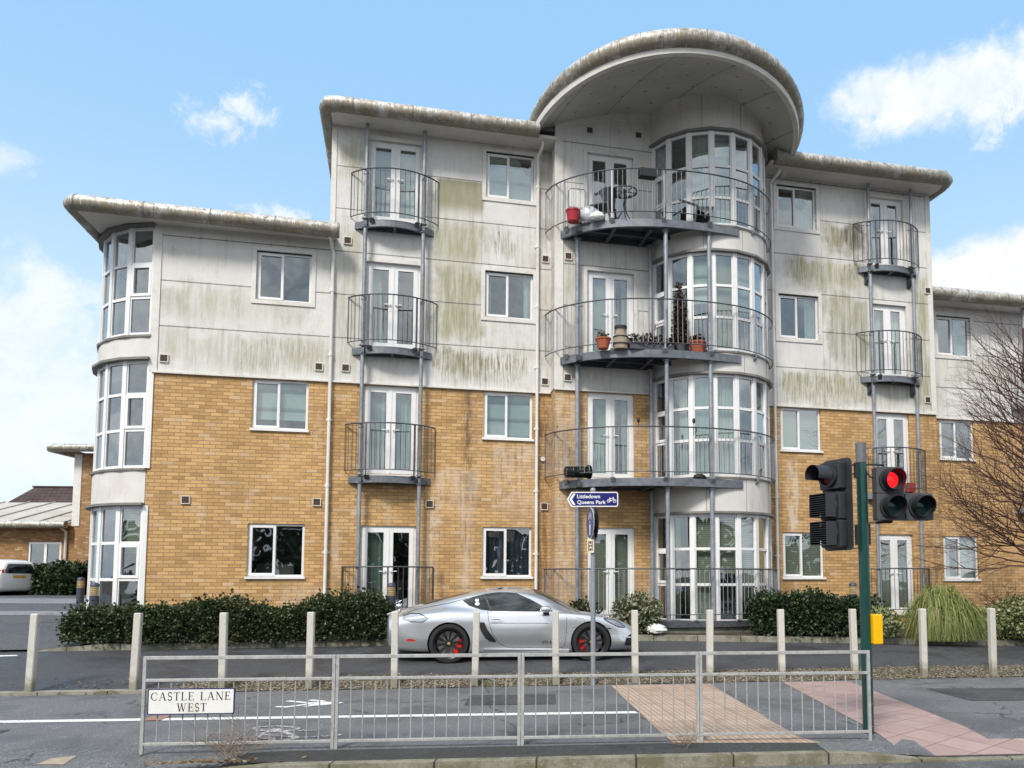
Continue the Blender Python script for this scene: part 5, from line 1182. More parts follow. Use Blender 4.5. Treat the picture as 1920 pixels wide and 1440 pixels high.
def disc_sign(rz, y0, mtl, nm):
    Mx = Matrix.Translation((0, 0, 2.52)) @ Matrix.Rotation(rz, 4, 'Z') @ Matrix.Translation((0, y0, 0)) @ Matrix.Rotation(R(90), 4, 'X')
    b = MB(); N = 36; vs = [];
    for z_, rr in ((0, .25), (.004, .25)):
        for i in range(N): a = 2 * math.pi * i / N; vs.append(Mx @ Vector((rr * math.cos(a), rr * math.sin(a), z_)))
    b.add(vs, [tuple(range(N - 1, -1, -1)), tuple(range(N, 2 * N))] + [(i, (i + 1) % N, N + (i + 1) % N, N + i) for i in range(N)]); w = b.build(nm, M_signw if mtl is not M_black else M_black, sp)
    if mtl is not M_black:
        b = MB(); b.add([Mx @ Vector((.238 * math.cos(2 * math.pi * i / N), .238 * math.sin(2 * math.pi * i / N), .0052)) for i in range(N)], [tuple(range(N))]); b.build('sign_face', mtl, w)
        b = MB(); m2 = Mx @ Matrix.Translation((0, 0, .006)); vv = []
        for q in ([(-.03, -.19), (.03, -.19), (.045, -.02), (-.045, -.02)], [(-.02, -.0), (.02, .0), (.02, .035), (-.02, .035)]): b.add([m2 @ Vector((x, y, 0)) for x, y in q], [(0, 1, 2, 3)])
        b2 = MB(); cyc(b2, 0, 0, .15, 0); b.add([m2 @ Vector((v[0] - .105, v[2] + .06, -v[1])) for v in b2.v], b2.f); b.build('sign_symbol', M_signw, w)
disc_sign(R(-76), -.045, simple('sign_mid_blue', (.02, .06, .22), .3), 'round_sign'); disc_sign(R(-76), .03, M_black, 'round_sign_back')
b = MB()
for z in (2.40, 2.64): b.bar((-.02, -.05, z), (.075, .0, z), .03, .04)
b.bar((.05, -.01, 2.3), (.05, -.01, 2.74), .04, .05); build_split(b, 'bracket', M_black, sp)
hp = MB(); M_hyd = simple('hydrant_plate', (.74, .64, .48), .5); Mh = Matrix.Translation((-.045, -.045, 0)) @ Matrix.Rotation(R(-40), 4, 'Z')
def hbox(b, x0, z0, x1, z1, y0, y1):
    c = MB(); c.box(x0, y0, z0, x1, y1, z1); b.add([Mh @ Vector(v) for v in c.v], c.f)
hbox(hp, -.06, 2.055, .075, 2.27, 0, .004); w = hp.build('small_plate', M_hyd, sp); b = MB(); hbox(b, -.035, 2.08, -.02, 2.245, -.003, -.0005); hbox(b, .035, 2.08, .05, 2.245, -.003, -.0005); hbox(b, -.0195, 2.155, .0345, 2.17, -.003, -.0005); hbox(b, -.01, 2.20, .025, 2.235, -.003, -.0005); hbox(b, -.01, 2.09, .025, 2.12, -.003, -.0005); build_split(b, 'letter_stroke', M_black, w)
# traffic signal
M_green = simple('dark_green_paint', (.004, .05, .042), .35, 0, .1, 8, 0, None, Coat__Weight=.3); M_sig = simple('signal_black', (.028, .030, .036), .45, 0, .2, 14); M_sigg = simple('signal_grey_black', (.07, .072, .08), .5, 0, .2, 14, 0, ((.16, .16, .15), .4)); M_gtop = simple('post_cap_grey', (.14, .14, .155), .5)
ts = empty('traffic_signal', (3.04, 8.78, 0), 0, 'dark green signal pole with two black heads, red lit, and a yellow button box', 'traffic light')
b = MB(); b.cyl((0, 0), .058, -.02, 2.927, 24); b.build('pole', M_green, ts, True)
b = MB(); b.cyl((-.002, 0), .0575, 2.93, 3.15, 24); b.build('pole_cap', M_gtop, ts, True)
def emis(name, col, e, base=(.02, .0, .0)):
    m, t = mat(name)
    if t is None: return m
    o = t.obj(); v = t.n('ShaderNodeTexVoronoi', Vector=o, Scale=90.0); c = t.mix(t.ss(v.outputs['Distance'], .2, .5), col, tuple(k * .7 for k in col))
    pbr(t, base, .2, 0, v.outputs['Distance'], .3, .002, Emission__Color=c, Emission__Strength=e); return m
M_red = emis('lit_red_lens', (1.0, .01, .015), 1.6); M_glens = simple('green_lens', (.002, .04, .042), .12, 0, .3, 60); M_rlens = simple('unlit_red_lens', (.10, .01, .01), .2)
def Mat(loc, rz): return Matrix.Translation(loc) @ Matrix.Rotation(rz, 4, 'Z')
def xf(b, M, fn_):
    c = MB(); fn_(c); b.add([M @ Vector(v) for v in c.v], c.f)
def hood(c, cx, cz2, r_, L, a0=0, a1=360, th=.004, slope=.0, y=0):     # tube hood along -y; slope cuts the lower side back
    N = 28; vs = []
    for i in range(N + 1):
        a = R(lerp(a0, a1, i / N)); x, z = math.cos(a), math.sin(a); l = L * (1 - slope * (1 - z) / 2)
        vs += [(cx + x * r_, y, cz2 + z * r_), (cx + x * r_, y - l, cz2 + z * r_), (cx + x * (r_ - th), y, cz2 + z * (r_ - th)), (cx + x * (r_ - th), y - l, cz2 + z * (r_ - th))]
    c.add(vs, [f for i in range(N) for f in ((4 * i, 4 * i + 1, 4 * i + 5, 4 * i + 4), (4 * i + 2, 4 * i + 6, 4 * i + 7, 4 * i + 3), (4 * i + 1, 4 * i + 3, 4 * i + 7, 4 * i + 5))])
def disc(c, cx, cz2, r_, y, bulge=.02, n=24):
    vs = [(cx, y - bulge, cz2)]
    for q in (.5, 1):
        for i in range(n): a = 2 * math.pi * i / n; vs.append((cx + r_ * q * math.cos(a), y - bulge * (1 - q * q), cz2 + r_ * q * math.sin(a)))
    c.add(vs, [(0, 1 + (i + 1) % n, 1 + i) for i in range(n)] + [(1 + i, 1 + (i + 1) % n, 1 + n + (i + 1) % n, 1 + n + i) for i in range(n)])
# left head: three aspects, faces left, seen from its side, with backing board
ML = Mat((-.35, -.10, 0), R(-62)); LZ = (2.765, 2.435, 2.135)
b = MB(); xf(b, ML, lambda c: c.fprism(rrect(-.215, 1.955, .215, 2.955, .06), lambda a, z, d: (a, .055 + d, z), .01)); wL = b.build('backing_board', M_sig, ts)
b = MB()
for z in LZ: xf(b, ML, lambda c: c.fprism(rrect(-.14, z - .148, .14, z + .148, .02), lambda a, zz, d: (a, .05 - d, zz), .11))
wH = b.build('signal_head', M_sig, ts, bevel=.006)
b = MB(); 
for z in LZ: xf(b, ML, lambda c: (hood(c, 0, z, .125, .03, y=-.07, th=.02),))
b.build('lens_collar', M_sig, wH, True)
b = MB(); xf(b, ML, lambda c: hood(c, 0, LZ[0], .108, .235, -25, 205, .004, 0, -.07)); b.build('hood', M_sig, wH, True)
for z in LZ[1:]:
    b = MB()
    def louv(c):
        c.box(-.125, -.235, z - .125, -.118, -.09, z + .125); c.box(.118, -.235, z - .125, .125, -.09, z + .125); c.box(-.118, -.235, z + .118, .118, -.09, z + .125); c.box(-.118, -.235, z - .125, .118, -.09, z - .118)
        for i in range(1, 10): zz = z - .118 + i * .0236; c.box(-.118, -.233, zz - .003, .118, -.12, zz + .003)
    xf(b, ML, louv); b.build('louvre_hood', M_sig, wH)
b = MB(); xf(b, ML, lambda c: (disc(c, 0, LZ[0], .1, -.072), )); b.build('lens', M_rlens, wH, True)
b = MB(); xf(b, ML, lambda c: (disc(c, 0, LZ[1], .1, -.072), disc(c, 0, LZ[2], .1, -.072))); build_split(b, 'lens', M_glens, wH, smooth=True)
b = MB()
for z in (2.90, 2.80): b.bar((-.06, 0, z), (-.27, -.05, z + .01), .02, .015)
b.bar((-.05, -.01, 1.985), (-.29, -.05, 1.975), .02, .012); b.box(-.078, -.03, 2.76, -.05, .03, 2.93); b.box(-.085, -.03, 2.02, -.05, .03, 2.24); b.build('bracket', M_black, ts)
# right head: red over green, an extra green on the right
MR = Mat((.265, -.06, 0), R(2)); r1, r2, r3 = (0, 2.722), (0, 2.43), (.315, 2.43)
b = MB()
for (x, z) in (r1, r2, r3): xf(b, MR, lambda c: c.fprism(rrect(x - .152, z - .145, x + .152, z + .145, .012), lambda a, zz, d: (a, .07 - d, zz), .13))
wR = b.build('signal_head', M_sigg, ts, bevel=.005)
b = MB()
for (x, z) in (r1, r2, r3): xf(b, MR, lambda c: hood(c, x, z, .128, .03, th=.022, y=-.058))
b.build('lens_collar', M_sig, wR, True)
for (x, z) in (r1, r2, r3): b = MB(); Mq = MR @ Matrix.Translation((x, 0, 0)) @ Matrix.Rotation(R(6), 4, 'Z') @ Matrix.Translation((-x, 0, 0)); xf(b, Mq, lambda c: hood(c, x + .0, z, .113, .17, 0, 360, .004, .35, -.05)); b.build('hood', M_black, wR, True)
b = MB(); xf(b, MR, lambda c: disc(c, *r1, .088, -.062)); b.build('red_lens', M_red, wR, True)
b = MB(); xf(b, MR, lambda c: (disc(c, *r2, .1, -.062), disc(c, *r3, .1, -.062))); build_split(b, 'green_lens', M_glens, wR, smooth=True)
b = MB(); b.tube([(.05, 0, 2.90), (.07, 0, 2.91), (.24, -.02, 2.90), (.24, -.02, 2.86)], .012, 8); b.tube([(.05, 0, 2.83), (.09, -.03, 2.76), (.13, -.04, 2.77)], .012, 8); b.tube([(.05, 0, 2.262), (.30, -.02, 2.262)], .008, 8); b.bar((.14, -.03, 2.262), (.31, -.03, 2.275), .03, .03); b.box(.052, -.02, 2.02, .075, .02, 2.25); b.build('bracket', M_black, ts)
M_yel = simple('yellow_plastic', (.86, .48, .0), .35, 0, .03)
b = MB(); Mb = Mat((.092, -.045, 0), R(12)); xf(b, Mb, lambda c: c.box(-.052, -.05, .945, .058, .06, 1.265)); w = b.build('push_button_box', M_yel, ts, bevel=.012)
b = MB(); xf(b, Mb, lambda c: (c.box(.059, -.03, .98, .063, .04, 1.06), c.box(.059, -.03, 1.1, .062, .04, 1.23))); b.build('button_panel', M_black, w)
# bollard lights
M_bnavy = simple('bollard_navy', (.045, .055, .085), .5, 0, .1); M_amber = simple('louvre_gold', (.50, .40, .22), .5)
def bollard_light(x, y, z, label, proto=[None]):
    if proto[0] is None:
        r0 = empty('bollard_light', (x, y, z), 0)
        b = MB(); b.cyl((0, 0), .085, -.05, .80, 20); b.build('post', M_bnavy, r0, True)
        b = MB(); b.cyl((0, 0), .072, .80, .985, 20)
        for i in range(5): b.lathe([(.07, .815 + i * .036), (.089, .808 + i * .036), (.089, .818 + i * .036), (.07, .825 + i * .036)], (0, 0, 0), 20)
        b.build('louvres', M_amber, r0, True)
        b = MB(); b.lathe([(.088, .985), (.085, 1.02), (.06, 1.055), (.0, 1.07)], (0, 0, 0), 20); b.build('cap', M_bnavy, r0, True); proto[0] = r0
    else:
        r0 = proto[0].copy(); COL.objects.link(r0); r0.location = (x, y, z)
        for c in list(proto[0].children): d = c.copy(); COL.objects.link(d); d.parent = r0
    tag(r0, label, 'bollard light', 'navy bollard lights around the block')
bollard_light(-9.78, 15.97, .51, 'navy bollard light with gold louvres in front of the corner bay')
bollard_light(-12.6, 20, .62, 'navy bollard light with gold louvres standing left of the corner bay')
bollard_light(-4.0, 16.45, .50, 'navy bollard light with gold louvres in front of the left french door')
bollard_light(5.95, 17.95, .50, 'navy bollard light behind the dark hedge, beside the green signal pole')
# ================================================================== CARS
def cat(p0, p1, p2, p3, t_): return tuple(.5 * ((2 * b) + (-a + c) * t_ + (2 * a - 5 * b + 4 * c - d) * t_ * t_ + (-a + 3 * b - 3 * c + d) * t_ ** 3) for a, b, c, d in zip(p0, p1, p2, p3))
def cspline(P_, n):
    out_ = []
    for i in range(len(P_) - 1):
        a = P_[max(0, i - 1)]; d = P_[min(len(P_) - 1, i + 2)]
        for k in range(n): out_.append(cat(a, P_[i], P_[i + 1], d, k / n))
    out_.append(P_[-1]); return out_
class CarBody:
    def __init__(s, st, nl=5, nc=4):
        rows = []
        for (x, zb, wb, w1, w2, sh, belt, rail, zc) in st:
            rows.append((x, 0, zb, x, wb, zb, x, w1, zb + (sh[1] - zb) * .22, x, w2, zb + (sh[1] - zb) * .6, x, sh[0], sh[1], x, belt[0], belt[1], x, (belt[0] + rail[0]) / 2 + .015, (belt[1] + rail[1]) / 2 + .0, x, rail[0], rail[1], x, rail[0] * .55, lerp(rail[1], zc, .75), x, 0, zc))
        rows = cspline(rows, nl); s.G = []
        for r in rows:
            pts = [tuple(r[i * 3:i * 3 + 3]) for i in range(len(r) // 3)]; s.G.append(cspline(pts, nc))
        s.n = len(s.G[0]); vs = []; fs = []; m = s.n
        for row in s.G: vs += [(x, -y, z) for x, y, z in row]
        N = len(s.G); off = len(vs)
        for row in s.G: vs += [(x, y, z) for x, y, z in row]
        for i in range(N - 1):
            for j in range(m - 1):
                a = i * m + j; fs.append((a, a + m, a + m + 1, a + 1)); a += off; fs.append((a, a + 1, a + m + 1, a + m))
        for i0, flip in ((0, False), (N - 1, True)):
            q = [i0 * m + j for j in range(m)]; p = [off + i0 * m + j for j in range(m - 2, 0, -1)]; f = q + p; fs.append(tuple(f if flip else f[::-1]))
        bm = bmesh.new(); V = [bm.verts.new(v) for v in vs]
        for f in fs:
            try: bm.faces.new([V[k] for k in f])
            except Exception: pass
        bmesh.ops.remove_doubles(bm, verts=bm.verts, dist=.0005); bmesh.ops.recalc_face_normals(bm, faces=bm.faces)
        s.bvh = BVHTree.FromBMesh(bm); s.me = bpy.data.meshes.new('body'); bm.to_mesh(s.me); bm.free()
    def build(s, mtl, mdark, parent, arches, r_=.37, dep=.62):
        o = bpy.data.objects.new('body', s.me); COL.objects.link(o); s.me.materials.append(mtl); s.me.materials.append(mdark)
        cut = MB()
        for (x, z) in arches:
            for sg in (-1, 1): cut.tube([(x, sg * dep, z), (x, sg * 1.2, z)], r_, 40)
        c = cut.build('cutter', mdark); md = o.modifiers.new('arch', 'BOOLEAN'); md.object = c; md.operation = 'DIFFERENCE'; md.solver = 'EXACT'
        dg = bpy.context.evaluated_depsgraph_get(); me = bpy.data.meshes.new_from_object(o.evaluated_get(dg)); bpy.data.objects.remove(o); bpy.data.objects.remove(c)
        o = bpy.data.objects.new('body', me); COL.objects.link(o); o.parent = parent; me.polygons.foreach_set('use_smooth', [True] * len(me.polygons)); me.set_sharp_from_angle(angle=R(38))
        if len(me.materials) < 2: me.materials.append(mdark)
        for p in me.polygons:      # arch interiors dark
            c_ = p.center
            for (x, z) in arches:
                d = math.hypot(c_.x - x, c_.z - z)
                if abs(c_.y) < dep + .001 and d < r_ + .001 and abs(p.normal.y) > .99 and abs(abs(c_.y) - dep) < .002: p.material_index = 1
                elif abs(d - r_) < .006 and abs(p.normal.y) < .1 and abs(c_.y) > dep: p.material_index = 1
        return o
    def decal(s, name, poly, mtl, parent, axis='y', sgn=-1, off=.004, step=.03):
        """a thin piece hugging the body: poly in (x,z) seen from the side, or (x,y) seen from above"""
        P_ = [Vector(p) for p in poly]; dense = []
        for a, c in zip(P_, P_[1:] + P_[:1]):
            n = max(1, int((c - a).length / step)); dense += [a.lerp(c, i / n) for i in range(n)]
        ne = len(dense); x0 = min(p.x for p in dense); x1 = max(p.x for p in dense); y0 = min(p.y for p in dense); y1 = max(p.y for p in dense)
        pts = list(dense); i = 1
        x = x0 + step
        while x < x1:
            y = y0 + step
            while y < y1: pts.append(Vector((x + .001, y))); y += step
            x += step
        v, e_, f, *_ = delaunay_2d_cdt(pts, [(k, (k + 1) % ne) for k in range(ne)], [], 1, 1e-5)
        b = MB(); vs = []
        for p in v:
            if axis == 'y': h = s.bvh.ray_cast(Vector((p.x, sgn * 2, p.y)), Vector((0, -sgn, 0)))
            else: h = s.bvh.ray_cast(Vector((p.x, p.y, 3)), Vector((0, 0, -1)))
            q = h[0] + h[1] * off if h[0] is not None else (Vector((p.x, sgn * .3, p.y)) if axis == 'y' else Vector((p.x, p.y, .3)))
            vs.append(q)
        b.add(vs, f); return b.build(name, mtl, parent, True)
    def line(s, name, pts, w, mtl, parent, sgn=-1, off=.003):
        P_ = [Vector(p) for p in pts]; poly = []; back = []
        for i, p in enumerate(P_):
            d = (P_[min(i + 1, len(P_) - 1)] - P_[max(0, i - 1)]).normalized(); n = Vector((-d.y, d.x)) * w / 2; poly.append(p + n); back.append(p - n)
        return s.decal(name, poly + back[::-1], mtl, parent, 'y', sgn, off, .04)
def paint(name, col, metal, rough=.3):
    m, t = mat(name); o = t.obj(); n2 = t.noise(o, 2, 4)
    c = t.mix(t.m('MULTIPLY', n2, .1), col, tuple(k * .8 for k in col))
    pbr(t, c, t.m('ADD', rough - .03, t.m('MULTIPLY', n2, .08)), metal, None, 0, 0, Coat__Weight=.5, Coat__Roughness=.1); return m
M_silver = paint('silver_metallic_paint', (.80, .82, .86), .85, .27); M_wcar = paint('white_car_paint', (.75, .75, .75), 0, .35)
M_cglass = glass_mat('tinted_car_glass', (.10, .12, .125), .14)
def cg():
    m, t = mat('dark_car_glass'); o = t.obj(); n = t.noise(t.scl(o, 1, 1, 3), 2.5, 4, .6); c = t.mix(t.ss(n, .35, .7), (.006, .008, .01), (.06, .075, .078)); pbr(t, c, .05, 0, None, 0, 0, Specular__IOR__Level=.6); return m
M_cg = cg(); M_tyre = simple('tyre_rubber', (.016, .016, .017), .8, 0, .3, 40); M_rim = simple('black_rim', (.02, .02, .022), .3, .3); M_disc = simple('brake_disc_steel', (.30, .30, .30), .4, .7); M_cal = simple('red_caliper', (.62, .008, .01), .35); M_lamp = simple('clear_lamp', (.34, .38, .44), .25, .0, .4, 30); M_refl = simple('red_reflector', (.55, .02, .015), .25); M_gold = simple('hub_crest', (.55, .42, .12), .4, .5); M_grey = simple('wheel_trim_grey', (.45, .45, .46), .4, .5); M_plate = simple('yellow_number_plate', (.62, .32, .03), .4)
def wheel(parent, x, y, z, r_, sg, spokes=10, rimm=None, cal=True, twin=True):
    rimm = rimm or M_rim; ro = r_ * .775; f = sg; w = .235
    b = MB(); Mx = Matrix.Translation((x, y, z)) @ Matrix.Rotation(R(90) * (-f), 4, 'X')       # local z points outward
    xf(b, Mx, lambda c: c.lathe([(ro, -w / 2), (r_ * .95, -w / 2), (r_, -w / 2 + .03), (r_, w / 2 - .035), (r_ * .955, w / 2 - .004), (ro + .012, w / 2 + .002), (ro, w / 2 - .012)], (0, 0, 0), 48))
    wh = b.build('wheel', M_tyre, parent, True)
    b = MB()
    def rim(c):
        c.lathe([(ro, w / 2 - .014), (ro - .006, w / 2 - .004), (ro - .022, w / 2 - .012), (ro - .03, w / 2 - .05), (ro - .035, -w / 2)], (0, 0, 0), 48)
        c.lathe([(.0, w / 2 - .045), (.055, w / 2 - .05), (.062, w / 2 - .075), (.062, w / 2 - .11)], (0, 0, 0), 20)
        for k in range(spokes):
            a = 2 * math.pi * k / spokes + .15
            for da in ((-.07, .07) if twin else (0,)):
                p = Vector((math.cos(a) * .045, math.sin(a) * .045, w / 2 - .075)); q = Vector((math.cos(a + da) * (ro - .02), math.sin(a + da) * (ro - .02), w / 2 - .022)); c.bar(p, q, .017 if twin else .05, .022, (0, 0, 1))
    xf(b, Mx, rim); b.build('rim', rimm, wh, True)
    b = MB(); xf(b, Mx, lambda c: (c.lathe([(.06, .0), (ro * .78, .0), (ro * .78, -.025)], (0, 0, 0), 36),)); b.build('brake_disc', M_disc, wh, True)
    b = MB(); xf(b, Mx, lambda c: c.lathe([(.0, w / 2 - .04), (.026, w / 2 - .042)], (0, 0, 0), 16)); b.build('hub_cap', M_gold if cal else rimm, wh)
    if cal:
        b = MB()
        def cl(c):
            N = 8; vs = []
            for i in range(N + 1):
                a = R(lerp(-38, 38, i / N)) + (0 if sg < 0 else 0)
                for rr, zz in ((ro * .52, .01), (ro * .86, .01), (ro * .86, .055), (ro * .52, .055)): vs.append((rr * math.cos(a), rr * math.sin(a), zz))
            c.add(vs, [(4 * i + k, 4 * i + (k + 1) % 4, 4 * i + 4 + (k + 1) % 4, 4 * i + 4 + k) for i in range(N) for k in range(4)] + [(0, 1, 2, 3), tuple(4 * N + k for k in (3, 2, 1, 0))])
        Mc = Mx @ Matrix.Rotation(R(cal if isinstance(cal, (int, float)) and cal is not True else 0), 4, 'Z'); xf(b, Mc, cl); b.build('caliper', M_cal, wh)
    return wh
# silver coupe: x forward, rear axle at 0, near side is -y
st = [(-1.06, .36, .50, .60, .64, (.60, .70), (.52, .77), (.36, .80), .81), (-.98, .24, .62, .74, .79, (.75, .74), (.64, .82), (.45, .845), .86), (-.66, .19, .7, .84, .88, (.86, .78), (.70, .87), (.52, .925), .955),
      (-.3, .17, .72, .885, .91, (.89, .81), (.72, .92), (.54, 1.01), 1.05), (0, .16, .72, .895, .915, (.895, .82), (.74, .955), (.56, 1.09), 1.13), (.4, .14, .74, .87, .89, (.875, .80), (.765, .93), (.57, 1.175), 1.22),
      (.8, .13, .76, .822, .882, (.848, .785), (.80, .88), (.575, 1.215), 1.275), (1.2, .13, .76, .822, .882, (.848, .785), (.81, .87), (.575, 1.215), 1.29), (1.6, .13, .76, .822, .882, (.848, .785), (.81, .865), (.575, 1.13), 1.235),
      (1.9, .13, .76, .865, .878, (.872, .775), (.81, .86), (.60, 1.0), 1.10), (2.15, .14, .74, .88, .888, (.88, .78), (.79, .855), (.61, .90), .955), (2.475, .15, .72, .895, .90, (.885, .77), (.75, .815), (.50, .80), .815),
      (2.8, .16, .70, .87, .875, (.85, .72), (.69, .765), (.45, .745), .76), (3.1, .16, .64, .80, .80, (.76, .61), (.60, .665), (.4, .665), .675), (3.3, .17, .52, .66, .67, (.62, .49), (.50, .555), (.35, .57), .58), (3.40, .24, .38, .47, .49, (.46, .40), (.38, .44), (.25, .455), .465)]
car = empty('coupe', (-2.51 + .1 * .146, 13.87 + .86, .205), R(8.4), 'silver two door sports coupe with black wheels and red calipers on the service road', 'car')
CB_ = CarBody(st); CB_.build(M_silver, M_seal, car, [(0, .335), (2.475, .335)], .365)
M_gap = simple('panel_gap', (.03, .03, .033), .6)
wp = [(.247, 1.06), (.42, 1.115), (.62, 1.16), (.82, 1.185), (1.03, 1.185), (1.17, 1.17), (1.41, 1.07), (1.6, .97), (1.80, .882), (1.3, .885), (.72, .895), (.56, .915), (.354, .98)]
for sg in (-1, 1):
    CB_.decal('window_seal', [( (x - 1.0) * 1.03 + 1.0, (z - 1.02) * 1.1 + 1.02) for x, z in wp], M_seal, car, 'y', sg, .004); CB_.decal('side_window', wp, M_cg, car, 'y', sg, .008)
CB_.line('window_divider', [(.60, 1.16), (.66, 1.03), (.72, .89)], .028, M_seal, car, -1, .011)
CB_.decal('windscreen', [(1.52, .50), (1.95, .58), (2.26, .66), (2.36, .3), (2.38, 0), (2.36, -.3), (2.26, -.66), (1.95, -.58), (1.52, -.50), (1.46, 0)], M_cg, car, 'z', -1, .006, .05)
CB_.decal('rear_window', [(.30, .40), (.38, 0), (.30, -.40), (-.45, -.46), (-.52, 0), (-.45, .46)], M_cg, car, 'z', -1, .006, .05)
CB_.decal('roof_stripe', [(.85, .4), (.93, .4), (.93, -.45), (.85, -.45)], M_cg, car, 'z', -1, .003, .05)
CB_.decal('tail_lamp', [(-.78, .80), (-.66, .835), (-.5, .835), (-.345, .775), (-.44, .71), (-.66, .715), (-.8, .74)], M_lamp, car, 'y', -1, .006); CB_.line('lamp_edge', [(-.78, .805), (-.66, .84), (-.5, .84), (-.345, .775), (-.44, .705), (-.66, .71)], .014, M_seal, car, -1, .009)
CB_.decal('head_lamp', [(2.70, .735), (2.86, .715), (3.0, .655), (3.10, .575), (2.98, .59), (2.82, .665)], M_lamp, car, 'y', -1, .006); CB_.line('lamp_edge', [(2.70, .74), (2.86, .72), (3.0, .66), (3.10, .585)], .012, M_seal, car, -1, .009); CB_.line('lamp_edge', [(3.09, .575), (2.98, .585), (2.82, .66), (2.71, .728)], .012, M_seal, car, -1, .009)
CB_.decal('reflector', [(-.72, .40), (-.68, .425), (-.60, .415), (-.545, .385), (-.68, .375)], M_refl, car, 'y', -1, .006)
CB_.decal('side_intake', [(.50, .67), (.54, .695), (.60, .69), (.66, .56), (.74, .46), (.81, .37), (.79, .345), (.70, .36), (.62, .42), (.55, .53)], M_black, car, 'y', -1, .005)
CB_.decal('bumper_intake', [(3.08, .27), (3.12, .40), (3.2, .455), (3.31, .46), (3.33, .30), (3.25, .25)], M_black, car, 'y', -1, .005)
CB_.line('bumper_fin', [(3.06, .41), (3.2, .40), (3.32, .415)], .018, M_silver, car, -1, .012); CB_.line('bumper_lip', [(2.86, .235), (3.05, .245), (3.3, .25)], .016, M_silver, car, -1, .012)
CB_.line('marker_lamp', [(2.72, .565), (2.83, .565)], .02, M_seal, car, -1, .006)
CB_.line('door_gap', [(2.01, .86), (2.04, .75), (2.03, .5), (2.0, .27)], .007, M_gap, car); CB_.line('door_gap', [(.66, .88), (.68, .7), (.74, .5), (.86, .33), (1.0, .255), (1.5, .245), (1.99, .25)], .007, M_gap, car); CB_.line('flap_gap', [(2.2, .76), (2.33, .74), (2.37, .66), (2.3, .60), (2.14, .59)], .005, M_gap, car)
CB_.line('crease', [(.70, .675), (1.0, .672), (1.4, .67), (1.72, .665)], .008, M_gap, car); CB_.line('boot_gap', [(-.86, .80), (-.6, .9), (-.3, .965), (0, 1.02), (.3, 1.1)], .006, M_gap, car)
CB_.decal('handle', [(.70, .715), (.78, .728), (.88, .725), (.95, .71), (.86, .695), (.75, .695)], M_silver, car, 'y', -1, .022); CB_.decal('handle_recess', [(.72, .74), (.84, .742), (.9, .728), (.8, .725)], M_gap, car, 'y', -1, .005)
CB_.decal('sticker', [(.475 + .035 * math.cos(R(a)), 1.06 + .027 * math.sin(R(a))) for a in range(0, 360, 30)], M_signw, car, 'y', -1, .011); CB_.decal('sticker', [(.48 + .04 * math.cos(R(a)), 1.0 + .028 * math.sin(R(a))) for a in range(0, 360, 30)], M_signw, car, 'y', -1, .011)
lo = text_part('badge_lettering', 'GTS 4.0', .062, M_black, car, Matrix.Translation((1.60, -.876, .315)) @ RX, .002, 'LEFT', 1.05, .001)
b = MB(); b.box(.78, -.80, .165, 2.08, -.76, .235); b.add([(.55, -.82, .15), (2.08, -.875, .15), (2.08, -.875, .215), (.60, -.87, .235), (.55, -.78, .15), (2.08, -.82, .15), (2.08, -.82, .215), (.60, -.8, .235)], [(0, 1, 2, 3), (3, 2, 6, 7), (0, 4, 5, 1)]); b.build('side_skirt', M_silver, car, bevel=.012)
b = MB(); b.lathe([(0, -.085), (.035, -.08), (.07, -.05), (.082, 0), (.07, .05), (.035, .08), (0, .085)], (0, 0, 0), 16, Matrix.Rotation(R(90), 3, 'Y') @ Matrix.Diagonal((.75, 1, 1.15))); mi = b.build('mirror', M_silver, car, True, (1.66, -.965, .915)); b = MB(); b.bar((0, 0, -.02), (.02, .10, -.085), .10, .05); b.build('mirror_stalk', M_black, mi)
b = MB(); b.add([(-1.07, -.52, .80), (-.84, -.60, .885), (-.84, .60, .885), (-1.07, .52, .80), (-1.09, -.52, .83), (-.86, -.60, .915), (-.86, .60, .915), (-1.09, .52, .83)], [(0, 1, 2, 3), (4, 7, 6, 5), (0, 4, 5, 1), (0, 3, 7, 4), (1, 5, 6, 2), (3, 2, 6, 7)]); b.build('spoiler', M_silver, car, bevel=.01)
for (x, sg, cl_) in ((0, -1, -20), (2.475, -1, 200), (0, 1, True), (2.475, 1, True)): wheel(car, x, sg * (.80 if x == 0 else .795), .335, .338, sg, 10, None, cl_)
# white hatchback driving left, its tail towards the block
st2 = [(-.52, .42, .5, .62, .66, (.66, .80), (.64, .92), (.50, 1.18), 1.22), (-.46, .26, .62, .76, .80, (.79, .88), (.72, 1.0), (.54, 1.34), 1.38), (-.2, .2, .7, .81, .825, (.815, .9), (.75, .99), (.56, 1.42), 1.47), (.4, .18, .72, .80, .81, (.80, .88), (.75, .96), (.58, 1.44), 1.50), (1.2, .18, .72, .80, .81, (.80, .86), (.75, .94), (.58, 1.42), 1.49),
       (1.8, .18, .72, .80, .81, (.80, .86), (.75, .93), (.58, 1.25), 1.34), (2.3, .18, .72, .81, .82, (.80, .86), (.72, .93), (.56, .99), 1.03), (2.7, .22, .6, .76, .78, (.74, .78), (.62, .82), (.45, .84), .85), (2.9, .30, .4, .6, .62, (.58, .62), (.48, .68), (.35, .69), .70)]
hc = empty('hatchback', (-23.2, 32.3, .935), R(161), 'small white three door hatchback in the car park at the left edge', 'car')
CH = CarBody(st2); CH.build(M_wcar, M_seal, hc, [(0, .29), (2.34, .29)], .33, .55)
hwp = [(.25, .99), (.3, 1.28), (.9, 1.33), (1.5, 1.3), (1.95, 1.02), (1.9, .97), (.6, .96)]
for sg in (-1, 1): CH.decal('side_window', hwp, M_cg, hc, 'y', sg, .006)
b = MB(); vs = []
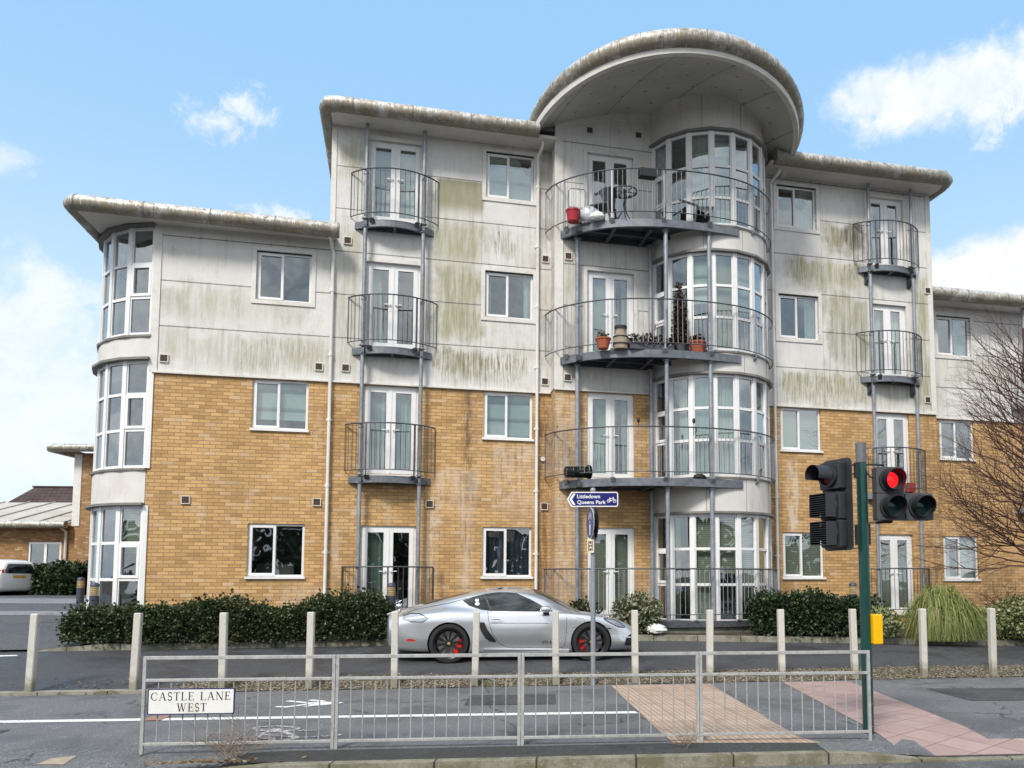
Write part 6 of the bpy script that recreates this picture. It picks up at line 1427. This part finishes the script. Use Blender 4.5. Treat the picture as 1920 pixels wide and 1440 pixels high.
def rearpt(y, z):
    h = CH.bvh.ray_cast(Vector((-3, y, z)), Vector((1, 0, 0))); return (h[0] + Vector((-.006, 0, 0))) if h[0] is not None else Vector((-.4, y, z))
def rear_decal(name, poly, mtl):
    P_ = [Vector(p) for p in poly]; n = len(P_); pts = list(P_); 
    for i in range(12):
        for j in range(8): pts.append(Vector((lerp(min(p.x for p in P_), max(p.x for p in P_), (i + .5) / 12), lerp(min(p.y for p in P_), max(p.y for p in P_), (j + .5) / 8))))
    v, e_, f, *_ = delaunay_2d_cdt(pts, [(k, (k + 1) % n) for k in range(n)], [], 1, 1e-5); b = MB(); b.add([rearpt(p.x, p.y) for p in v], f); return b.build(name, mtl, hc, True)
rear_decal('rear_window', [(-.56, .92), (.56, .92), (.60, 1.05), (.46, 1.30), (-.46, 1.30), (-.60, 1.05)], M_cg); rear_decal('number_plate', [(-.26, .74), (.26, .74), (.26, .85), (-.26, .85)], M_plate)
M_tail = simple('tail_lamp_red', (.35, .05, .03), .25, 0, .5, 30)
for sg in (-1, 1): rear_decal('tail_lamp', [(sg * .61, .93), (sg * .70, .95), (sg * .74, 1.06), (sg * .63, 1.10)][::sg], M_tail)
for (x, sg) in ((0, -1), (2.34, -1), (0, 1), (2.34, 1)): wheel(hc, x, sg * .70, .29, .29, sg, 8, M_grey, False, False)
# ================================================================== THINGS ON THE BALCONIES
def bl(u, d, z): return L2W(u, d, z)
Z3, Z2, Z1 = 9.52, 6.60, 3.80
M_dplas = simple('dark_plastic', (.035, .042, .048), .5); M_redp = simple('red_plastic', (.36, .012, .025), .4); M_terra = simple('terracotta', (.36, .10, .05), .8, 0, .3, 12); M_clear = simple('clear_sack', (.46, .49, .54), .3, 0, .2, 30); M_wood = simple('weathered_barrel', (.30, .24, .18), .8, 0, .3, 20)
tb = empty('bistro_table', bl(9.72, 1.25, Z3), TH, 'round glass topped bistro table with curved black legs on the top round balcony', 'table')
b = MB(); b.lathe([(.28, .70), (.30, .70), (.30, .725), (.28, .725), (.28, .70)], (0, 0, 0), 28); 
for a in (0, 60, 120): b.bar((.28 * math.cos(R(a)), .28 * math.sin(R(a)), .71), (-.28 * math.cos(R(a)), -.28 * math.sin(R(a)), .71), .012, .012)
b.build('table_frame', M_black, tb); b = MB(); b.lathe([(0, .722), (.28, .722)], (0, 0, 0), 28); b.build('glass_top', M_glass, tb)
for k in range(3): b = MB(); a = R(120 * k + 20); b.tube([(.18 * math.cos(a), .18 * math.sin(a), .70), (.05 * math.cos(a), .05 * math.sin(a), .58), (.02 * math.cos(a), .02 * math.sin(a), .42), (.04 * math.cos(a), .04 * math.sin(a), .28), (.26 * math.cos(a), .26 * math.sin(a), .01)], .012, 6); b.build('leg', M_black, tb, True)
def armchair(loc, rz, label, rot=None):
    r0 = empty('plastic_armchair', loc, rz, label, 'chair', 'dark garden chairs on the top balcony', rot)
    b = MB(); b.prism(rrect(-.25, -.24, .25, .24, .06), .40, .425); b.build('seat', M_dplas, r0)
    b = MB(); vs = []; N = 16
    for i in range(N + 1):
        a = R(lerp(-20, 200, i / N)); h = .64 + .17 * max(0, math.sin(a)) ** .6; vs += [(.27 * math.cos(a), .25 * math.sin(a), .42 if math.sin(a) > .35 else .60), (.29 * math.cos(a), .29 * math.sin(a), h), (.28 * math.cos(a), .265 * math.sin(a), .42 if math.sin(a) > .35 else .60), (.30 * math.cos(a), .305 * math.sin(a), h)]
    b.add(vs, [f for i in range(N) for f in ((4 * i, 4 * i + 4, 4 * i + 5, 4 * i + 1), (4 * i + 2, 4 * i + 3, 4 * i + 7, 4 * i + 6), (4 * i + 1, 4 * i + 5, 4 * i + 7, 4 * i + 3))]); b.build('backrest', M_dplas, r0, True)
    for sx_, sy_ in ((-1, -1), (1, -1), (-1, 1), (1, 1)): b = MB(); b.bar((sx_ * .22, sy_ * .2, .40), (sx_ * .27, sy_ * .26, 0), .05, .035); b.build('leg', M_dplas, r0)
    return r0
armchair(bl(9.30, 1.0, Z3), TH + R(-125), 'dark plastic armchair standing beside the bistro table')
armchair(bl(10.95, 1.42 - .15, Z3 + .28), 0, 'dark plastic armchair tipped on its back at the right of the top balcony', (R(98), R(0), TH + R(75)))
fc = empty('folding_chair', bl(8.76, .78, Z3), TH, 'folded garden chair with a pale upper back at the left of the top balcony', 'chair')
b = MB(); b.tube([(-.2, .1, 0), (-.2, 0, .85), (-.15, -.01, .90), (.15, -.01, .90), (.2, 0, .85), (.2, .1, 0)], .013, 8); b.build('tube_frame', M_sgrey, fc, True); b = MB(); b.box(-.185, -.008, .48, .185, .004, .86); b.build('back_sling', M_curt, fc); b = MB(); b.box(-.185, .02, .12, .185, .05, .46); b.build('seat_sling', M_dplas, fc)
def blobm(name, loc, rx, ry, rz_, mtl, label, catg, seed):
    b = MB(); n1, n2 = 14, 20; vs = []
    for j in range(n1 + 1):
        for i in range(n2):
            th = math.pi * j / n1; ph = 2 * math.pi * i / n2; v = Vector((math.sin(th) * math.cos(ph), math.sin(th) * math.sin(ph), math.cos(th))); k = 1 + .22 * mnoise.noise(v * 2.3 + Vector((seed, 0, 0))) + .12 * mnoise.noise(v * 6 + Vector((0, seed, 0)))
            vs.append((v.x * rx * k, v.y * ry * k, max(0, (v.z * k + .8) * rz_ * .55)))
    b.add(vs, [(j * n2 + i, (j + 1) * n2 + i, (j + 1) * n2 + (i + 1) % n2, j * n2 + (i + 1) % n2) for j in range(n1) for i in range(n2)]); return tag(b.build(name, mtl, None, True, loc), label, catg)
blobm('plastic_sack', bl(8.98, 1.02, Z3), .26, .18, .40, M_clear, 'crumpled clear plastic sack behind the red bucket on the top balcony', 'sack', 3)
blobm('paper_bag', bl(9.1, 1.28, Z3), .16, .1, .18, M_curt, 'low white bag with a red end between sack and table on the top balcony', 'bag', 6)
def pot(loc, r0, r1, h, mtl, name, label, catg='pot', group=None, plant=None):
    root = empty(name, loc, 0, label, catg, group); b = MB(); b.lathe([(0, 0), (r0, 0), (r1, h * .85), (r1 * 1.08, h * .86), (r1 * 1.08, h), (r1 * .95, h), (r1 * .9, h * .9), (0, h * .9)], (0, 0, 0), 20); b.build('body', mtl, root, True)
    if plant:
        b = MB(); (ph, pr, n, m2) = plant; leaf_cloud(b, lambda p: (p.x / pr) ** 2 + (p.y / pr) ** 2 + ((p.z - h - ph * .4) / (ph * .6)) ** 2 < 1, n, .06, (-pr, -pr, h * .8, pr, pr, h + ph), .42, n); b.build('plant', m2, root)
    return root
pot(bl(8.60, 1.05, Z3), .12, .15, .26, M_redp, 'red_bucket', 'red plastic bucket at the left end of the top balcony', 'bucket')
pl = empty('planter_box', bl(10.12, 1.70, Z3 + .86), TH, 'black planter box with dead twigs hung on the rail of the top balcony', 'planter')
b = MB(); b.box(-.19, -.09, .0, .19, .09, .19); b.build('box', M_black, pl, bevel=.01); b = MB(); r_ = random.Random(4)
for _ in range(12): x = r_.uniform(-.08, .02); b.tube([(x, 0, .15), (x + r_.uniform(-.1, .08), r_.uniform(-.05, .05), r_.uniform(.24, .34))], .004, 4)
b.build('twigs', M_twig, pl)
# middle balcony
pot(bl(9.20, 1.38, Z2), .11, .16, .23, M_terra, 'plant_pot', 'red terracotta pot at the left of the middle round balcony', 'pot', None, (.12, .12, 60, M_redl))
ch = empty('barrel_planter', bl(9.58, 1.42, Z2), 0, 'tall weathered barrel planter with a dark rim on the middle balcony', 'planter')
b = MB(); b.lathe([(0, 0), (.16, 0), (.175, .10), (.165, .26), (.11, .36), (.11, .44), (.13, .46), (.13, .50), (.1, .5)], (0, 0, 0), 20); b.build('body', M_wood, ch, True)
b = MB(); b.lathe([(.178, .09), (.184, .09), (.184, .12), (.178, .12)], (0, 0, 0), 20); b.lathe([(.165, .25), (.175, .25), (.175, .275), (.163, .275)], (0, 0, 0), 20); b.lathe([(.131, .46), (.14, .46), (.14, .51), (.1, .51)], (0, 0, 0), 20); b.build('hoop', M_black, ch, True)
tr = empty('plant_trough', bl(10.25, 1.48, Z2), TH, 'long low trough of dark brown heather like plants on the middle balcony', 'planter')
b = MB(); b.box(-.50, -.1, 0, .50, .1, .12); b.build('box', M_rail, tr); b = MB(); leaf_cloud(b, lambda p: abs(p.z - .2) < .12 + .05 * mnoise.noise(p * 7), 900, .055, (-.52, -.12, .08, .52, .12, .36), .42, 3); b.build('plants', M_redl, tr)
cn = empty('tall_shrub', bl(10.95, 1.38, Z2), 0, 'tall narrow dark reddish shrub beside the pole on the middle balcony', 'shrub')
b = MB(); b.lathe([(0, 0), (.13, 0), (.16, .2), (0, .2)], (0, 0, 0), 16); b.build('pot', M_rail, cn, True); b = MB(); leaf_cloud(b, lambda p: math.hypot(p.x, p.y) < .17 * (1 - (max(0, p.z - .5) / 1.3) ** 1.6) + .05 * mnoise.noise(p * 8), 2300, .06, (-.22, -.22, .2, .22, .22, 1.62), .42, 8); b.build('foliage', M_redl, cn); b = MB(); b.tube([(0, 0, .1), (0, 0, 1.5)], .012, 6); b.build('stem', M_bark, cn)
pot(bl(11.32, 1.50, Z2), .13, .18, .26, M_terra, 'plant_pot', 'brown pot with a low plant right of the tall shrub on the middle balcony', 'pot', None, (.14, .15, 160, M_redl))
gt = MB(); gt.tube([(0, 0, 0), (0, 0, .60)], .007, 6); gt.lathe([(0, .58), (.025, .60), (.032, .68), (.02, .74), (0, .75)], (0, 0, 0), 10); tag(gt.build('garden_torch', M_wood, None, True, bl(10.46, 1.1, Z2)), 'thin garden torch on a stake behind the trough on the middle balcony', 'torch')
# first floor balcony
dr = MB(); Mr = Matrix.Rotation(R(90), 4, 'Y'); xf(dr, Mr, lambda c: c.lathe([(0, -.26), (.12, -.26), (.125, -.25), (.125, -.12), (.132, -.11), (.125, -.10), (.125, .1), (.132, .11), (.125, .12), (.13, .26), (.155, .26), (.155, .31), (.0, .31)], (0, 0, 0), 24))
o = dr.build('metal_drum', simple('dark_gloss_metal', (.02, .022, .022), .22, .6), None, True, bl(8.72, .92, Z1 + .165)); o.rotation_euler = (0, R(-3), TH + R(8)); tag(o, 'black metal drum lying on its side on the first floor round balcony', 'drum')
blobm('shoe_pile', bl(11.35, 1.45, Z1), .14, .1, .14, M_black, 'small dark heap of things at the right of the first floor balcony', 'clutter', 9)
def solar(path_f, label):
    u, d = path_f; r0 = MB(); r0.tube([(0, 0, -.18), (0, 0, .05), (.0, -.012, .09)], .008, 6); r0.lathe([(0, .07), (.022, .08), (.034, .12), (.034, .15), (.02, .185), (0, .19)], (0, 0, 0), 12)
    tag(r0.build('solar_light', M_black, None, True, bl(u, d, Z1 + 1.10)), label, 'garden light', 'small solar lights on the first floor rail')
solar((8.38, .42), 'small black solar light at the left end of the first floor balcony rail'); solar((9.92, 1.60), 'small black solar light on the rail in front of the first floor french door'); solar((11.10, 1.80), 'small black solar light on the first floor rail in front of the tower glazing')
rb = MB(); rb.box(-.11, -.1, 0, .11, .1, .24); tag(rb.build('red_crate', simple('faded_red', (.30, .03, .03), .5), None, False, bl(17.42, .28, 3.80), bevel=.01), 'red box on the first floor balcony behind the traffic signal', 'crate')
blobm('white_bag', (1.42, 16.55, .53), .22, .12, .2, M_curt, 'small white plastic bag on the soil in front of the round tower', 'bag', 12)
